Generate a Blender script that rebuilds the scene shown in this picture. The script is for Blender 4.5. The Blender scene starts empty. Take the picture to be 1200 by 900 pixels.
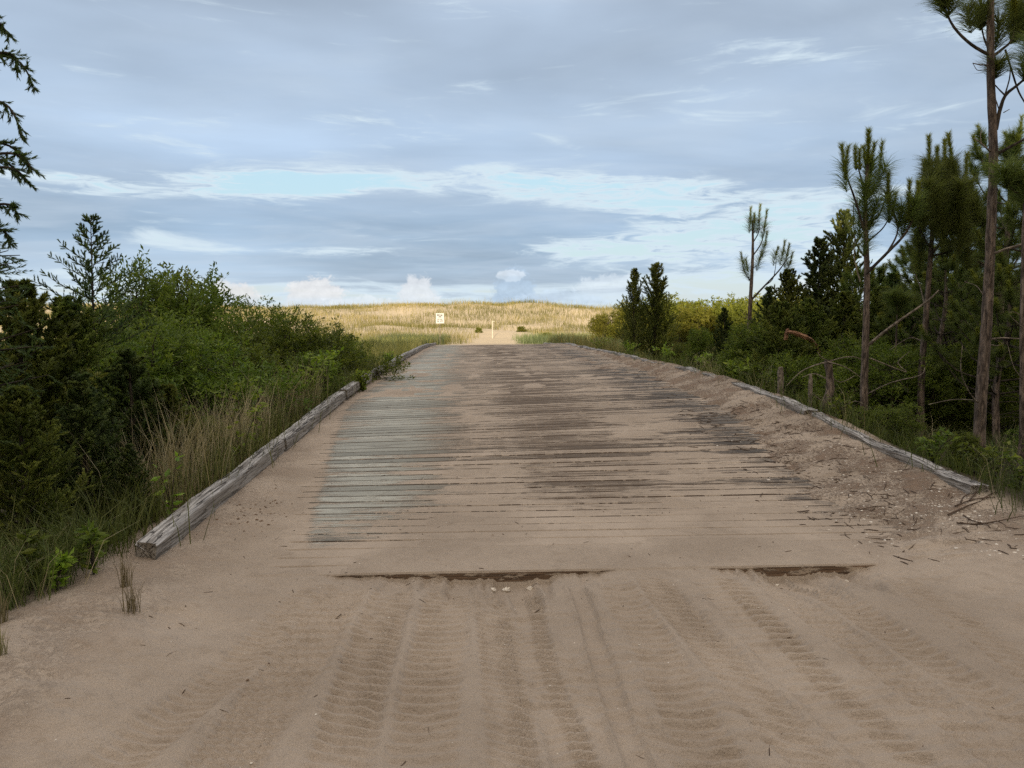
import bpy, math, random
import numpy as np
from mathutils import Matrix, Vector, Euler

sc = bpy.context.scene
COL = sc.collection
R = math.radians
rng = np.random.default_rng(7)

# ------------------------------------------------------------------ camera
EYE = 1.6
FPX = 850.0                      # focal length in pixels of a 1200 px wide frame
cam_data = bpy.data.cameras.new('camera')
cam_data.sensor_width = 36.0
cam_data.lens = FPX / 1200 * 36.0
cam_data.clip_start = 0.05
cam_data.clip_end = 3000
cam = bpy.data.objects.new('camera', cam_data)
COL.objects.link(cam)
cam.location = (0, 0, EYE)
cam.rotation_euler = (R(90 - 5.05), 0, R(-3.16))
sc.camera = cam
CAM_ROT = np.array(Euler((R(90 - 5.05), 0, R(-3.16))).to_matrix())

# ------------------------------------------------------------------ world, sun, exposure
SUN_EL, SUN_AZ = 10.5, 186.0     # azimuth clockwise from +Y: low, behind the viewer
sun_dir = Vector((math.sin(R(SUN_AZ)) * math.cos(R(SUN_EL)), math.cos(R(SUN_AZ)) * math.cos(R(SUN_EL)), math.sin(R(SUN_EL))))
sl = bpy.data.lights.new('sun', 'SUN')
sl.energy = 5.0
sl.angle = R(0.5)
sl.color = (1.0, 0.86, 0.66)
so = bpy.data.objects.new('sun', sl)
COL.objects.link(so)
so.rotation_euler = sun_dir.to_track_quat('Z', 'Y').to_euler()
so.location = (0, -60, 60)

sc.view_settings.view_transform = 'Standard'
sc.view_settings.look = 'None'
sc.view_settings.gamma = 1.0
sc.view_settings.exposure = 0.2
sc.view_settings.use_curve_mapping = False
sc.render.engine = 'CYCLES'
sc.cycles.max_bounces = 6
sc.cycles.diffuse_bounces = 3
sc.cycles.glossy_bounces = 2
sc.cycles.transmission_bounces = 3
sc.cycles.caustics_reflective = False
sc.cycles.caustics_refractive = False
sc.cycles.use_denoising = False


class NT:
    """small helper that wires nodes"""
    def __init__(self, tree):
        self.t = tree
        self.n = tree.nodes
        self.l = tree.links

    def node(self, kind, **props):
        nd = self.n.new(kind)
        for k, v in props.items():
            setattr(nd, k, v)
        return nd

    def put(self, sock, v):
        if isinstance(v, bpy.types.NodeSocket):
            self.l.new(v, sock)
        elif v is not None:
            if isinstance(v, (tuple, list)) and len(v) == 3 and sock.type == 'RGBA':
                v = (*v, 1)
            sock.default_value = v

    def math(self, op, a, b=None, c=None, clamp=False):
        nd = self.node('ShaderNodeMath', operation=op, use_clamp=clamp)
        for i, v in enumerate((a, b, c)):
            if v is not None:
                self.put(nd.inputs[i], v)
        return nd.outputs[0]

    def add(self, *a):
        r = a[0]
        for b in a[1:]:
            r = self.math('ADD', r, b)
        return r

    def mul(self, *a):
        r = a[0]
        for b in a[1:]:
            r = self.math('MULTIPLY', r, b)
        return r

    def sub(self, a, b):
        return self.math('SUBTRACT', a, b)

    def vec(self, x, y, z):
        nd = self.node('ShaderNodeCombineXYZ')
        for i, v in enumerate((x, y, z)):
            self.put(nd.inputs[i], v)
        return nd.outputs[0]

    def sep(self, v):
        nd = self.node('ShaderNodeSeparateXYZ')
        self.put(nd.inputs[0], v)
        return nd.outputs

    def noise(self, v, scale, detail=4, rough=0.55, dist=0.0, dims='3D', w=None):
        nd = self.node('ShaderNodeTexNoise', noise_dimensions=dims)
        if v is not None:
            self.put(nd.inputs['Vector'], v)
        self.put(nd.inputs['Scale'], scale)
        nd.inputs['Detail'].default_value = detail
        nd.inputs['Roughness'].default_value = rough
        nd.inputs['Distortion'].default_value = dist
        return nd.outputs['Fac']

    def smooth(self, v, a, b, lo=0.0, hi=1.0):
        nd = self.node('ShaderNodeMapRange', interpolation_type='SMOOTHSTEP')
        for i, x in enumerate((v, a, b, lo, hi)):
            self.put(nd.inputs[i], x)
        return nd.outputs[0]

    def lin(self, v, a, b, lo=0.0, hi=1.0):
        nd = self.node('ShaderNodeMapRange', interpolation_type='LINEAR')
        for i, x in enumerate((v, a, b, lo, hi)):
            self.put(nd.inputs[i], x)
        return nd.outputs[0]

    def ramp(self, v, stops, interp='LINEAR'):
        nd = self.node('ShaderNodeValToRGB')
        cr = nd.color_ramp
        cr.interpolation = interp
        while len(cr.elements) < len(stops):
            cr.elements.new(0.5)
        for e, (p, c) in zip(cr.elements, stops):
            e.position = p
            e.color = (c, c, c, 1) if isinstance(c, (int, float)) else (*c, 1)
        self.put(nd.inputs[0], v)
        return nd.outputs[0]

    def mix(self, f, a, b, blend='MIX'):
        nd = self.node('ShaderNodeMix', data_type='RGBA', blend_type=blend)
        self.put(nd.inputs[0], f)
        self.put(nd.inputs[6], a)
        self.put(nd.inputs[7], b)
        return nd.outputs[2]

    def scale_col(self, c, f):
        nd = self.node('ShaderNodeVectorMath', operation='SCALE')
        self.put(nd.inputs[0], c)
        self.put(nd.inputs['Scale'], f)
        return nd.outputs[0]

    def attr(self, name):
        nd = self.node('ShaderNodeAttribute', attribute_name=name)
        return nd.outputs['Fac']


world = bpy.data.worlds.new('World')
sc.world = world
world.use_nodes = True
w = NT(world.node_tree)
w.n.clear()
SKY_K = 0.1
wo = w.node('ShaderNodeOutputWorld')
bg = w.node('ShaderNodeBackground')
bg.inputs['Strength'].default_value = SKY_K
w.l.new(bg.outputs[0], wo.inputs[0])
sky = w.node('ShaderNodeTexSky', sky_type='NISHITA')
sky.sun_disc = False
sky.sun_elevation = R(SUN_EL)
sky.sun_rotation = R(SUN_AZ)
sky.air_density = 1.0
sky.dust_density = 1.5
sky.ozone_density = 1.0
tc = w.node('ShaderNodeTexCoord')
dx, dy, dz = w.sep(tc.outputs['Generated'])
el = w.mul(w.math('ARCSINE', dz), 57.2958)
az = w.mul(w.math('ARCTAN2', dx, dy), 57.2958)
zz = w.add(w.math('MAXIMUM', dz, 0.0), 0.06)
pu = w.math('DIVIDE', dx, zz)
pv = w.math('DIVIDE', dy, zz)
PXAZ = lambda px: math.degrees(math.atan((px - 553) / FPX))
PYEL = lambda py: math.degrees(math.atan((375 - py) / FPX))
cv = w.vec(w.mul(pu, 0.55), w.mul(pv, 0.95), 0.3)
n_big = w.noise(cv, 0.75, 8, 0.58, 0.35)
n_streak = w.noise(w.vec(w.mul(az, 0.10), w.mul(el, 0.62), 1.7), 1.0, 7, 0.60, 0.8)
n_fine = w.noise(w.vec(w.mul(az, 0.27), w.mul(el, 1.75), 4.4), 1.0, 7, 0.66, 1.0)
n_soft = w.noise(w.vec(w.mul(az, 0.035), w.mul(el, 0.12), 5.1), 1.0, 3, 0.5, 0.2)


def ell(px, py, rx, ry, warp=0.0):
    """1 in the middle of an ellipse of the sky, 0 at its rim"""
    a0, e0 = PXAZ(px), PYEL(py)
    ra, re = rx / FPX * 57.3, ry / FPX * 57.3
    a = w.math('DIVIDE', w.sub(az, a0), ra)
    e = w.math('DIVIDE', w.sub(el, e0), re)
    r = w.math('SQRT', w.add(w.mul(a, a), w.mul(e, e)))
    return w.smooth(r, 1.25, 0.2)


brk = None
for (px, py, rx, ry, k) in [(345, 226, 110, 17, .50), (560, 216, 270, 20, .34), (200, 232, 160, 14, .26), (480, 300, 200, 12, .22), (740, 232, 190, 22, .34), (900, 262, 190, 32, .40),
                            (720, 292, 130, 18, .34), (880, 305, 260, 36, .36), (120, 243, 260, 14, .26), (50, 5, 190, 44, .6),
                            (440, 158, 140, 20, .14), (1000, 85, 200, 36, .14), (530, 20, 160, 24, .12)]:
    e = w.mul(ell(px, py, rx, ry), k)
    brk = e if brk is None else w.add(brk, e)
cover = w.add(0.80, w.mul(w.sub(n_big, 0.5), 0.85), w.mul(w.sub(n_streak, 0.5), 1.25), w.mul(brk, -1.0))
cover = w.add(cover, w.mul(w.sub(n_fine, 0.5), w.add(0.08, w.mul(w.math('MINIMUM', brk, 0.8), 3.0))))
cover = w.add(cover, w.smooth(el, 3.6, 2.2, 0.0, -0.42))
dens = w.smooth(cover, 0.10, 0.92)
clear = w.mix(0.75, w.scale_col(sky.outputs[0], 1.0), w.ramp(w.lin(el, 0, 30), [(0, (6.8, 7.5, 8.0)), (0.14, (6.0, 7.5, 8.3)), (0.24, (5.5, 7.5, 8.5)), (0.45, (5.2, 7.7, 9.2)), (1, (3.2, 5.4, 8.6))]))
wisp = w.mix(w.smooth(dens, 0.0, 0.35), clear, (5.9, 7.0, 7.8))
thick = w.ramp(w.lin(el, 0, 40), [(0, (5.1, 5.9, 6.8)), (0.08, (4.1, 5.2, 6.4)), (0.15, (3.2, 4.4, 5.8)), (0.26, (3.4, 4.45, 5.8)), (0.56, (3.8, 4.7, 5.95)), (0.8, (8.2, 7.9, 7.7)), (1, (9.3, 8.7, 8.2))])  # above the frame the cloud is brightened and warmed to light sand and foliage
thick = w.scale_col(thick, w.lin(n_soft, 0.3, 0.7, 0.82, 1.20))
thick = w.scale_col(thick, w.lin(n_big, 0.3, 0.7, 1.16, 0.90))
n_mot = w.noise(w.vec(w.mul(pu, 0.9), w.mul(pv, 1.25), 7.7), 1.0, 6, 0.58, 0.6)
thick = w.mix(w.mul(w.smooth(n_mot, 0.36, 0.84), 0.50), thick, (5.1, 6.0, 7.0))
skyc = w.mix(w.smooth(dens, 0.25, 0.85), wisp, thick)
# unseen sky behind the viewer: clear, with warm brightness added to light the foliage
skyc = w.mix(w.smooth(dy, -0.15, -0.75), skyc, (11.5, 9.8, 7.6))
# small cumulus standing on the horizon
n_puff = w.noise(w.vec(az, w.mul(el, 1.15), 9.0), 1.25, 7, 0.66, 0.3)
for (px, py, rx, ry, col, k) in [(372, 350, 36, 24, (7.6, 7.5, 7.5), .75), (490, 352, 25, 28, (7.3, 7.5, 7.8), .7), (602, 352, 27, 38, (4.1, 5.3, 6.7), .85),
                                 (598, 324, 18, 7, (7.4, 8.0, 8.6), .55), (288, 350, 20, 16, (7.6, 7.3, 7.2), .65), (268, 345, 12, 15, (7.6, 7.3, 7.1), .6), (722, 340, 52, 18, (7.2, 7.9, 8.5), .45),
                                 (655, 358, 60, 18, (5.6, 6.8, 8.1), .5), (430, 362, 60, 14, (7.4, 7.9, 8.4), .5), (1010, 345, 80, 20, (7.4, 7.8, 8.2), .5)]:
    e = ell(px, py, rx * 1.15, ry * 1.15)
    m = w.mul(w.smooth(w.add(e, w.mul(w.sub(n_puff, 0.5), 1.5)), 0.22, 0.55), k)
    m = w.mul(m, w.smooth(e, 0.0, 0.12))
    shade = w.scale_col(w.vec(*col), w.lin(n_puff, 0.3, 0.7, 0.86, 1.10))
    shade = w.mix(w.smooth(el, PYEL(py - ry * .2), PYEL(py + ry * .25), 0.0, 0.55), shade, (5.3, 6.4, 7.5))
    skyc = w.mix(m, skyc, shade)
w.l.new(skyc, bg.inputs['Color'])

# ------------------------------------------------------------------ small numeric helpers


def P(px, py, Y):
    """the point at distance Y along the road that lies in the direction of a picture position"""
    d = CAM_ROT @ np.array([(px - 600) / FPX, (450 - py) / FPX, -1.0])
    t = Y / d[1]
    return np.array([d[0] * t, Y, EYE + d[2] * t])


def _hash(ix, iy, seed):
    h = (ix.astype(np.int64) * 374761393 + iy.astype(np.int64) * 668265263 + seed * 974634749) & 0xFFFFFFFF
    h = ((h ^ (h >> 13)) * 1274126177) & 0xFFFFFFFF
    h = h ^ (h >> 16)
    return (h & 0xFFFFFF) / float(0xFFFFFF)


def vnoise(x, y, seed=0):
    x = np.asarray(x, float); y = np.asarray(y, float)
    ix = np.floor(x); iy = np.floor(y)
    fx = x - ix; fy = y - iy
    fx = fx * fx * (3 - 2 * fx); fy = fy * fy * (3 - 2 * fy)
    a = _hash(ix, iy, seed); b = _hash(ix + 1, iy, seed)
    c = _hash(ix, iy + 1, seed); d = _hash(ix + 1, iy + 1, seed)
    return (a * (1 - fx) + b * fx) * (1 - fy) + (c * (1 - fx) + d * fx) * fy


def fbm(x, y, octv=4, seed=0, gain=0.5):
    s = 0; a = 1; t = 0
    for i in range(octv):
        s = s + a * vnoise(x * 2 ** i + 17.3 * i, y * 2 ** i - 9.1 * i, seed + i)
        t += a; a *= gain
    return s / t * 2 - 1


def sst(x, a, b):
    t = np.clip((x - a) / (b - a), 0, 1)
    return t * t * (3 - 2 * t)


def nrm(v):
    return v / np.maximum(np.linalg.norm(v, axis=-1, keepdims=True), 1e-9)


def mesh_obj(name, V, T, mats, parent=None, mi=None, rnd=None, smooth=False, attrs=None, loc=None):
    """one mesh object from vertex and triangle (or quad) arrays"""
    V = np.ascontiguousarray(V, np.float32); T = np.ascontiguousarray(T, np.int32)
    k = T.shape[1]
    me = bpy.data.meshes.new(name)
    me.vertices.add(len(V)); me.vertices.foreach_set('co', V.ravel())
    me.loops.add(T.size); me.loops.foreach_set('vertex_index', T.ravel())
    me.polygons.add(len(T))
    me.polygons.foreach_set('loop_start', np.arange(0, T.size, k, dtype=np.int32))
    me.polygons.foreach_set('loop_total', np.full(len(T), k, np.int32))
    if mi is not None:
        me.polygons.foreach_set('material_index', np.ascontiguousarray(mi, np.int32))
    me.polygons.foreach_set('use_smooth', np.full(len(T), smooth, bool))
    for m in (mats if isinstance(mats, (list, tuple)) else [mats]):
        me.materials.append(m)
    al = dict(attrs or {})
    if rnd is not None:
        al['rnd'] = rnd
    for k2, v in al.items():
        a = me.attributes.new(k2, 'FLOAT', 'POINT')
        a.data.foreach_set('value', np.ascontiguousarray(v, np.float32))
    me.update(calc_edges=True)
    me.validate()
    o = bpy.data.objects.new(name, me)
    COL.objects.link(o)
    if parent is not None:
        o.parent = parent
    if loc is not None:
        o.location = loc
    return o


class Geo:
    """collects triangles"""
    def __init__(self):
        self.V = []; self.T = []; self.r = []; self.n = 0

    def add(self, V, T, r=None):
        V = np.asarray(V, float); T = np.asarray(T, int)
        self.V.append(V); self.T.append(T + self.n)
        self.r.append(np.full(len(V), 0.5) if r is None else np.broadcast_to(np.asarray(r, float), (len(V),)))
        self.n += len(V)

    def build(self, name, mat, parent=None, smooth=False, loc=None):
        return mesh_obj(name, np.vstack(self.V), np.vstack(self.T), mat, parent, rnd=np.concatenate(self.r), smooth=smooth, loc=loc)

    def tube(self, pts, rad, sides=7, wob=0.0, r=None, cap=True, seed=0):
        pts = np.asarray(pts, float)
        n = len(pts)
        rad = np.broadcast_to(np.asarray(rad, float), (n,))
        tan = nrm(np.gradient(pts, axis=0))
        ref = np.array([0.0, 0, 1]) if abs(tan[0][2]) < 0.9 else np.array([0.0, 1, 0])
        u = nrm(np.cross(tan, ref)); v = np.cross(tan, u)
        an = np.arange(sides) / sides * 2 * np.pi
        g = np.random.default_rng(seed)
        rr = rad[:, None] * (1 + wob * (g.random((n, sides)) - 0.5) * 2)
        V = pts[:, None] + u[:, None] * (np.cos(an) * rr)[..., None] + v[:, None] * (np.sin(an) * rr)[..., None]
        V = V.reshape(-1, 3)
        i = np.arange(n - 1)[:, None] * sides; j = np.arange(sides)[None]; j2 = (j + 1) % sides
        a = (i + j).ravel(); b = (i + j2).ravel(); c = (i + sides + j2).ravel(); d = (i + sides + j).ravel()
        T = np.vstack([np.c_[a, b, c], np.c_[a, c, d]])
        if cap:
            V = np.vstack([V, pts[:1], pts[-1:]])
            k0 = n * sides; k1 = k0 + 1; e = (n - 1) * sides
            jj = np.arange(sides); jn = (jj + 1) % sides
            T = np.vstack([T, np.c_[jn, jj, np.full(sides, k0)], np.c_[e + jj, e + jn, np.full(sides, k1)]])
        self.add(V, T, r)

    def box(self, c, s, r=None, rot=None):
        q = np.array([[-1, -1, -1], [1, -1, -1], [1, 1, -1], [-1, 1, -1], [-1, -1, 1], [1, -1, 1], [1, 1, 1], [-1, 1, 1]]) * np.asarray(s) / 2
        if rot is not None:
            q = q @ np.array(Euler(rot).to_matrix()).T
        F = np.array([[0, 2, 1], [0, 3, 2], [4, 5, 6], [4, 6, 7], [0, 1, 5], [0, 5, 4], [1, 2, 6], [1, 6, 5], [2, 3, 7], [2, 7, 6], [3, 0, 4], [3, 4, 7]])
        self.add(q + np.asarray(c), F, r)

    def leaves(self, B, D, L, W, r, fold=True):
        """diamond leaves: base B, direction D, length L, width W"""
        n = len(B)
        D = nrm(D)
        S = nrm(np.cross(D, nrm(rng.normal(size=(n, 3))) + np.array([0, -.35, .9])))
        N = np.cross(D, S)
        L = np.broadcast_to(np.asarray(L, float), (n,))[:, None]; W = np.broadcast_to(np.asarray(W, float), (n,))[:, None]
        mid = B + D * L * 0.5
        up = N * W * 0.25
        V = np.stack([B, mid + S * W / 2 + up, B + D * L, mid - S * W / 2 + up], 1).reshape(-1, 3)
        i = np.arange(n)[:, None] * 4
        T = np.vstack([i + [0, 1, 2], i + [0, 2, 3]])
        self.add(V, T, np.repeat(r, 4))

    def needles(self, B, D, L, W, r):
        n = len(B)
        D = nrm(D)
        S = nrm(np.cross(D, nrm(rng.normal(size=(n, 3))) + np.array([0, -.35, .9])))
        L = np.broadcast_to(np.asarray(L, float), (n,))[:, None]; W = np.broadcast_to(np.asarray(W, float), (n,))[:, None]
        V = np.stack([B + S * W / 2, B + D * L, B - S * W / 2], 1).reshape(-1, 3)
        T = np.arange(n)[:, None] * 3 + np.array([[0, 1, 2]])
        self.add(V, T, np.repeat(r, 3))

    def long_needles(self, B, D, L, W, r, droop):
        """needle in two pieces so that it bends down"""
        n = len(B)
        D = nrm(D)
        L = np.broadcast_to(np.asarray(L, float), (n,))[:, None]
        M = B + D * L * 0.5
        D2 = nrm(D + np.array([0, 0, -1.0]) * np.broadcast_to(droop, (n,))[:, None])
        E = M + D2 * L * 0.5
        S = nrm(np.cross(D, nrm(rng.normal(size=(n, 3))))) * W / 2
        V = np.stack([B + S, B - S, M + S * 0.85, M - S * 0.85, E], 1).reshape(-1, 3)
        i = np.arange(n)[:, None] * 5
        T = np.vstack([i + [0, 1, 3], i + [0, 3, 2], i + [2, 3, 4]])
        self.add(V, T, np.repeat(r, 5))

    def blades(self, B, H, W, lean, r):
        n = len(B)
        a = rng.random(n) * 2 * np.pi
        d = np.c_[np.cos(a), np.sin(a), np.zeros(n)]
        yaw = rng.random(n) * 2 * np.pi
        s = np.c_[np.cos(yaw), np.sin(yaw), np.zeros(n)] * (np.broadcast_to(W, (n,)) / 2)[:, None]
        H = np.broadcast_to(H, (n,))[:, None]; ln = np.broadcast_to(lean, (n,))[:, None]
        m = B + d * H * ln * 0.32 + np.array([0, 0, 1]) * H * 0.55
        e = B + d * H * ln + np.array([0, 0, 1]) * H * (1 - 0.3 * ln)
        V = np.stack([B + s, B - s, m + s * .8, m - s * .8, e], 1).reshape(-1, 3)
        i = np.arange(n)[:, None] * 5
        T = np.vstack([i + [0, 1, 3], i + [0, 3, 2], i + [2, 3, 4]])
        self.add(V, T, np.repeat(r, 5))


def tag(o, label=None, cat=None, group=None, kind=None):
    if label: o['label'] = label
    if cat: o['category'] = cat
    if group: o['group'] = group
    if kind: o['kind'] = kind
    return o


def empty(name, loc, rz=0.0, s=1.0):
    o = bpy.data.objects.new(name, None)
    o.empty_display_size = 0.2
    COL.objects.link(o)
    o.location = loc
    o.rotation_euler = (0, 0, rz)
    o.scale = (s, s, s) if isinstance(s, (int, float)) else s
    return o

# ------------------------------------------------------------------ materials


def new_mat(name):
    m = bpy.data.materials.new(name)
    m.use_nodes = True
    t = NT(m.node_tree)
    b = m.node_tree.nodes['Principled BSDF']
    b.inputs['Specular IOR Level'].default_value = 0.25
    return m, t, b


def leaf_mat(name, c0, c1, c2, trans=0.3, rough=0.55, spec=0.3):
    """leaf colours vary from leaf to leaf; a part of the light passes through"""
    m, t, b = new_mat(name)
    col = t.ramp(t.attr('rnd'), [(0, c0), (0.55, c1), (1, c2)])
    info = t.node('ShaderNodeObjectInfo')
    hs = t.node('ShaderNodeHueSaturation')
    t.put(hs.inputs['Hue'], t.lin(info.outputs['Random'], 0, 1, 0.485, 0.515))
    t.put(hs.inputs['Value'], t.lin(info.outputs['Random'], 0, 1, 0.82, 1.18))
    t.put(hs.inputs['Color'], col)
    col = hs.outputs[0]
    t.put(b.inputs['Base Color'], col)
    b.inputs['Roughness'].default_value = rough
    b.inputs['Specular IOR Level'].default_value = spec
    tr = t.node('ShaderNodeBsdfTranslucent')
    t.put(tr.inputs['Color'], t.mix(1.0, col, (1.0, 1.0, 0.55), 'MULTIPLY'))
    mx = t.node('ShaderNodeMixShader')
    mx.inputs[0].default_value = trans
    t.l.new(b.outputs[0], mx.inputs[1]); t.l.new(tr.outputs[0], mx.inputs[2])
    out = m.node_tree.nodes['Material Output']
    t.l.new(mx.outputs[0], out.inputs[0])
    return m


M = {}
M['myrtle'] = leaf_mat('myrtle_leaf', (0.055, 0.085, 0.014), (0.13, 0.18, 0.028), (0.27, 0.31, 0.055), 0.50)
M['myrtle_sunlit'] = leaf_mat('sunlit_myrtle_leaf', (0.1, 0.115, 0.016), (0.22, 0.23, 0.032), (0.38, 0.35, 0.058), 0.50)  # lit copy of the myrtle leaf: yellow of the sun put into its colour
M['cedar'] = leaf_mat('cedar_leaf', (0.042, 0.068, 0.028), (0.108, 0.15, 0.055), (0.22, 0.26, 0.095), 0.50)
M['cedar_olive'] = leaf_mat('olive_cedar_leaf', (0.075, 0.1, 0.028), (0.175, 0.21, 0.055), (0.31, 0.32, 0.09), 0.50)
M['pine'] = leaf_mat('pine_needle', (0.065, 0.092, 0.03), (0.145, 0.188, 0.058), (0.27, 0.29, 0.095), 0.50)
M['pine_candle'] = leaf_mat('young_pine_needle', (0.12, 0.14, 0.028), (0.21, 0.235, 0.045), (0.32, 0.32, 0.075), 0.50)
M['weed'] = leaf_mat('weed_leaf', (0.1, 0.16, 0.016), (0.2, 0.3, 0.03), (0.34, 0.42, 0.06), 0.45)
M['grass_dry'] = leaf_mat('dry_grass', (0.15, 0.125, 0.07), (0.3, 0.26, 0.15), (0.52, 0.46, 0.3), 0.25)
M['grass_green'] = leaf_mat('green_grass', (0.05, 0.065, 0.016), (0.095, 0.115, 0.03), (0.19, 0.2, 0.075), 0.35)
M['grass_dune'] = leaf_mat('dune_grass', (0.12, 0.125, 0.028), (0.27, 0.25, 0.08), (0.47, 0.4, 0.17), 0.25)
M['grass_blue'] = leaf_mat('sage_grass', (0.072, 0.091, 0.039), (0.143, 0.169, 0.072), (0.286, 0.299, 0.143), 0.3)


def bark_mat(name, dark, light, scale=30.0, zs=6.0):
    m, t, b = new_mat(name)
    g = t.node('ShaderNodeNewGeometry')
    x, y, z = t.sep(g.outputs['Position'])
    v = t.vec(t.mul(x, scale), t.mul(y, scale), t.mul(z, zs))
    n = t.noise(v, 1.0, 6, 0.65, 0.6)
    n2 = t.noise(g.outputs['Position'], 3.0, 3)
    col = t.mix(t.smooth(n, 0.38, 0.66), dark, light)
    col = t.scale_col(col, t.lin(n2, 0.3, 0.7, 0.75, 1.25))
    t.put(b.inputs['Base Color'], col)
    b.inputs['Roughness'].default_value = 0.9
    bp = t.node('ShaderNodeBump')
    bp.inputs['Strength'].default_value = 0.9
    bp.inputs['Distance'].default_value = 0.02
    t.put(bp.inputs['Height'], n)
    t.l.new(bp.outputs[0], b.inputs['Normal'])
    return m


M['bark'] = bark_mat('pine_bark', (0.045, 0.034, 0.028), (0.20, 0.155, 0.125))
M['bark_dark'] = bark_mat('dark_bark', (0.025, 0.020, 0.016), (0.085, 0.068, 0.052))
M['dead_wood'] = bark_mat('dead_grey_wood', (0.09, 0.075, 0.06), (0.28, 0.235, 0.19), 18, 18)
M['broken_wood'] = bark_mat('broken_orange_wood', (0.16, 0.075, 0.04), (0.42, 0.24, 0.15), 40, 40)


def sand_colour(t, pos):
    x, y, z = t.sep(pos)
    n1 = t.noise(pos, 0.9, 5, 0.6)
    n2 = t.noise(pos, 9.0, 5, 0.6)
    n3 = t.noise(pos, 260.0, 2, 0.7)
    c = t.mix(t.smooth(n1, 0.3, 0.72), (0.312, 0.252, 0.198), (0.412, 0.338, 0.270))
    c = t.mix(t.mul(t.smooth(n2, 0.5, 0.75), 0.35), c, (0.225, 0.175, 0.132))
    c = t.scale_col(c, t.lin(n3, 0.25, 0.75, 0.72, 1.28))
    return c, n2, n3


def ground_material():
    m, t, b = new_mat('sandy_ground')
    g = t.node('ShaderNodeNewGeometry')
    pos = g.outputs['Position']
    x, y, z = t.sep(pos)
    c, n2, n3 = sand_colour(t, pos)
    veg = t.attr('veg'); lit = t.attr('litter'); dune = t.attr('dune')
    # warm paler dune sand
    c = t.mix(t.mul(dune, 0.9), c, t.scale_col(t.mix(n2, (0.52, 0.41, 0.26), (0.64, 0.53, 0.37)), 1.0))
    # brown plant litter mixed with the sand on the banks
    nl = t.noise(pos, 34.0, 6, 0.72, 0.8)
    nl2 = t.noise(pos, 2.2, 4, 0.6)
    lm = t.mul(lit, t.smooth(t.add(nl, t.mul(t.sub(nl2, 0.5), 0.9)), 0.42, 0.62))
    c = t.mix(t.mul(lm, 0.75), c, t.mix(nl2, (0.13, 0.078, 0.052), (0.20, 0.135, 0.095)))
    # dark leaf mould under the shrubs
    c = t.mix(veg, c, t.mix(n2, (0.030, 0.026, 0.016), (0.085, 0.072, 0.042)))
    t.put(b.inputs['Base Color'], c)
    b.inputs['Roughness'].default_value = 0.95
    b.inputs['Specular IOR Level'].default_value = 0.15
    nb = t.noise(pos, 55.0, 6, 0.65)
    nc = t.noise(pos, 24.0, 4, 0.6)
    h = t.add(t.mul(nc, 0.022), t.mul(nb, 0.010), t.mul(n3, 0.0022), t.mul(n2, 0.03), t.mul(t.mul(lm, nl), 0.02))
    bp = t.node('ShaderNodeBump')
    bp.inputs['Strength'].default_value = 0.8
    bp.inputs['Distance'].default_value = 1.0
    t.put(bp.inputs['Height'], h)
    t.l.new(bp.outputs[0], b.inputs['Normal'])
    return m


DECK_Y0, DECK_Y1, PITCH = 5.05, 48.0, 0.187
XL, XR = -2.32, 4.62


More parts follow.
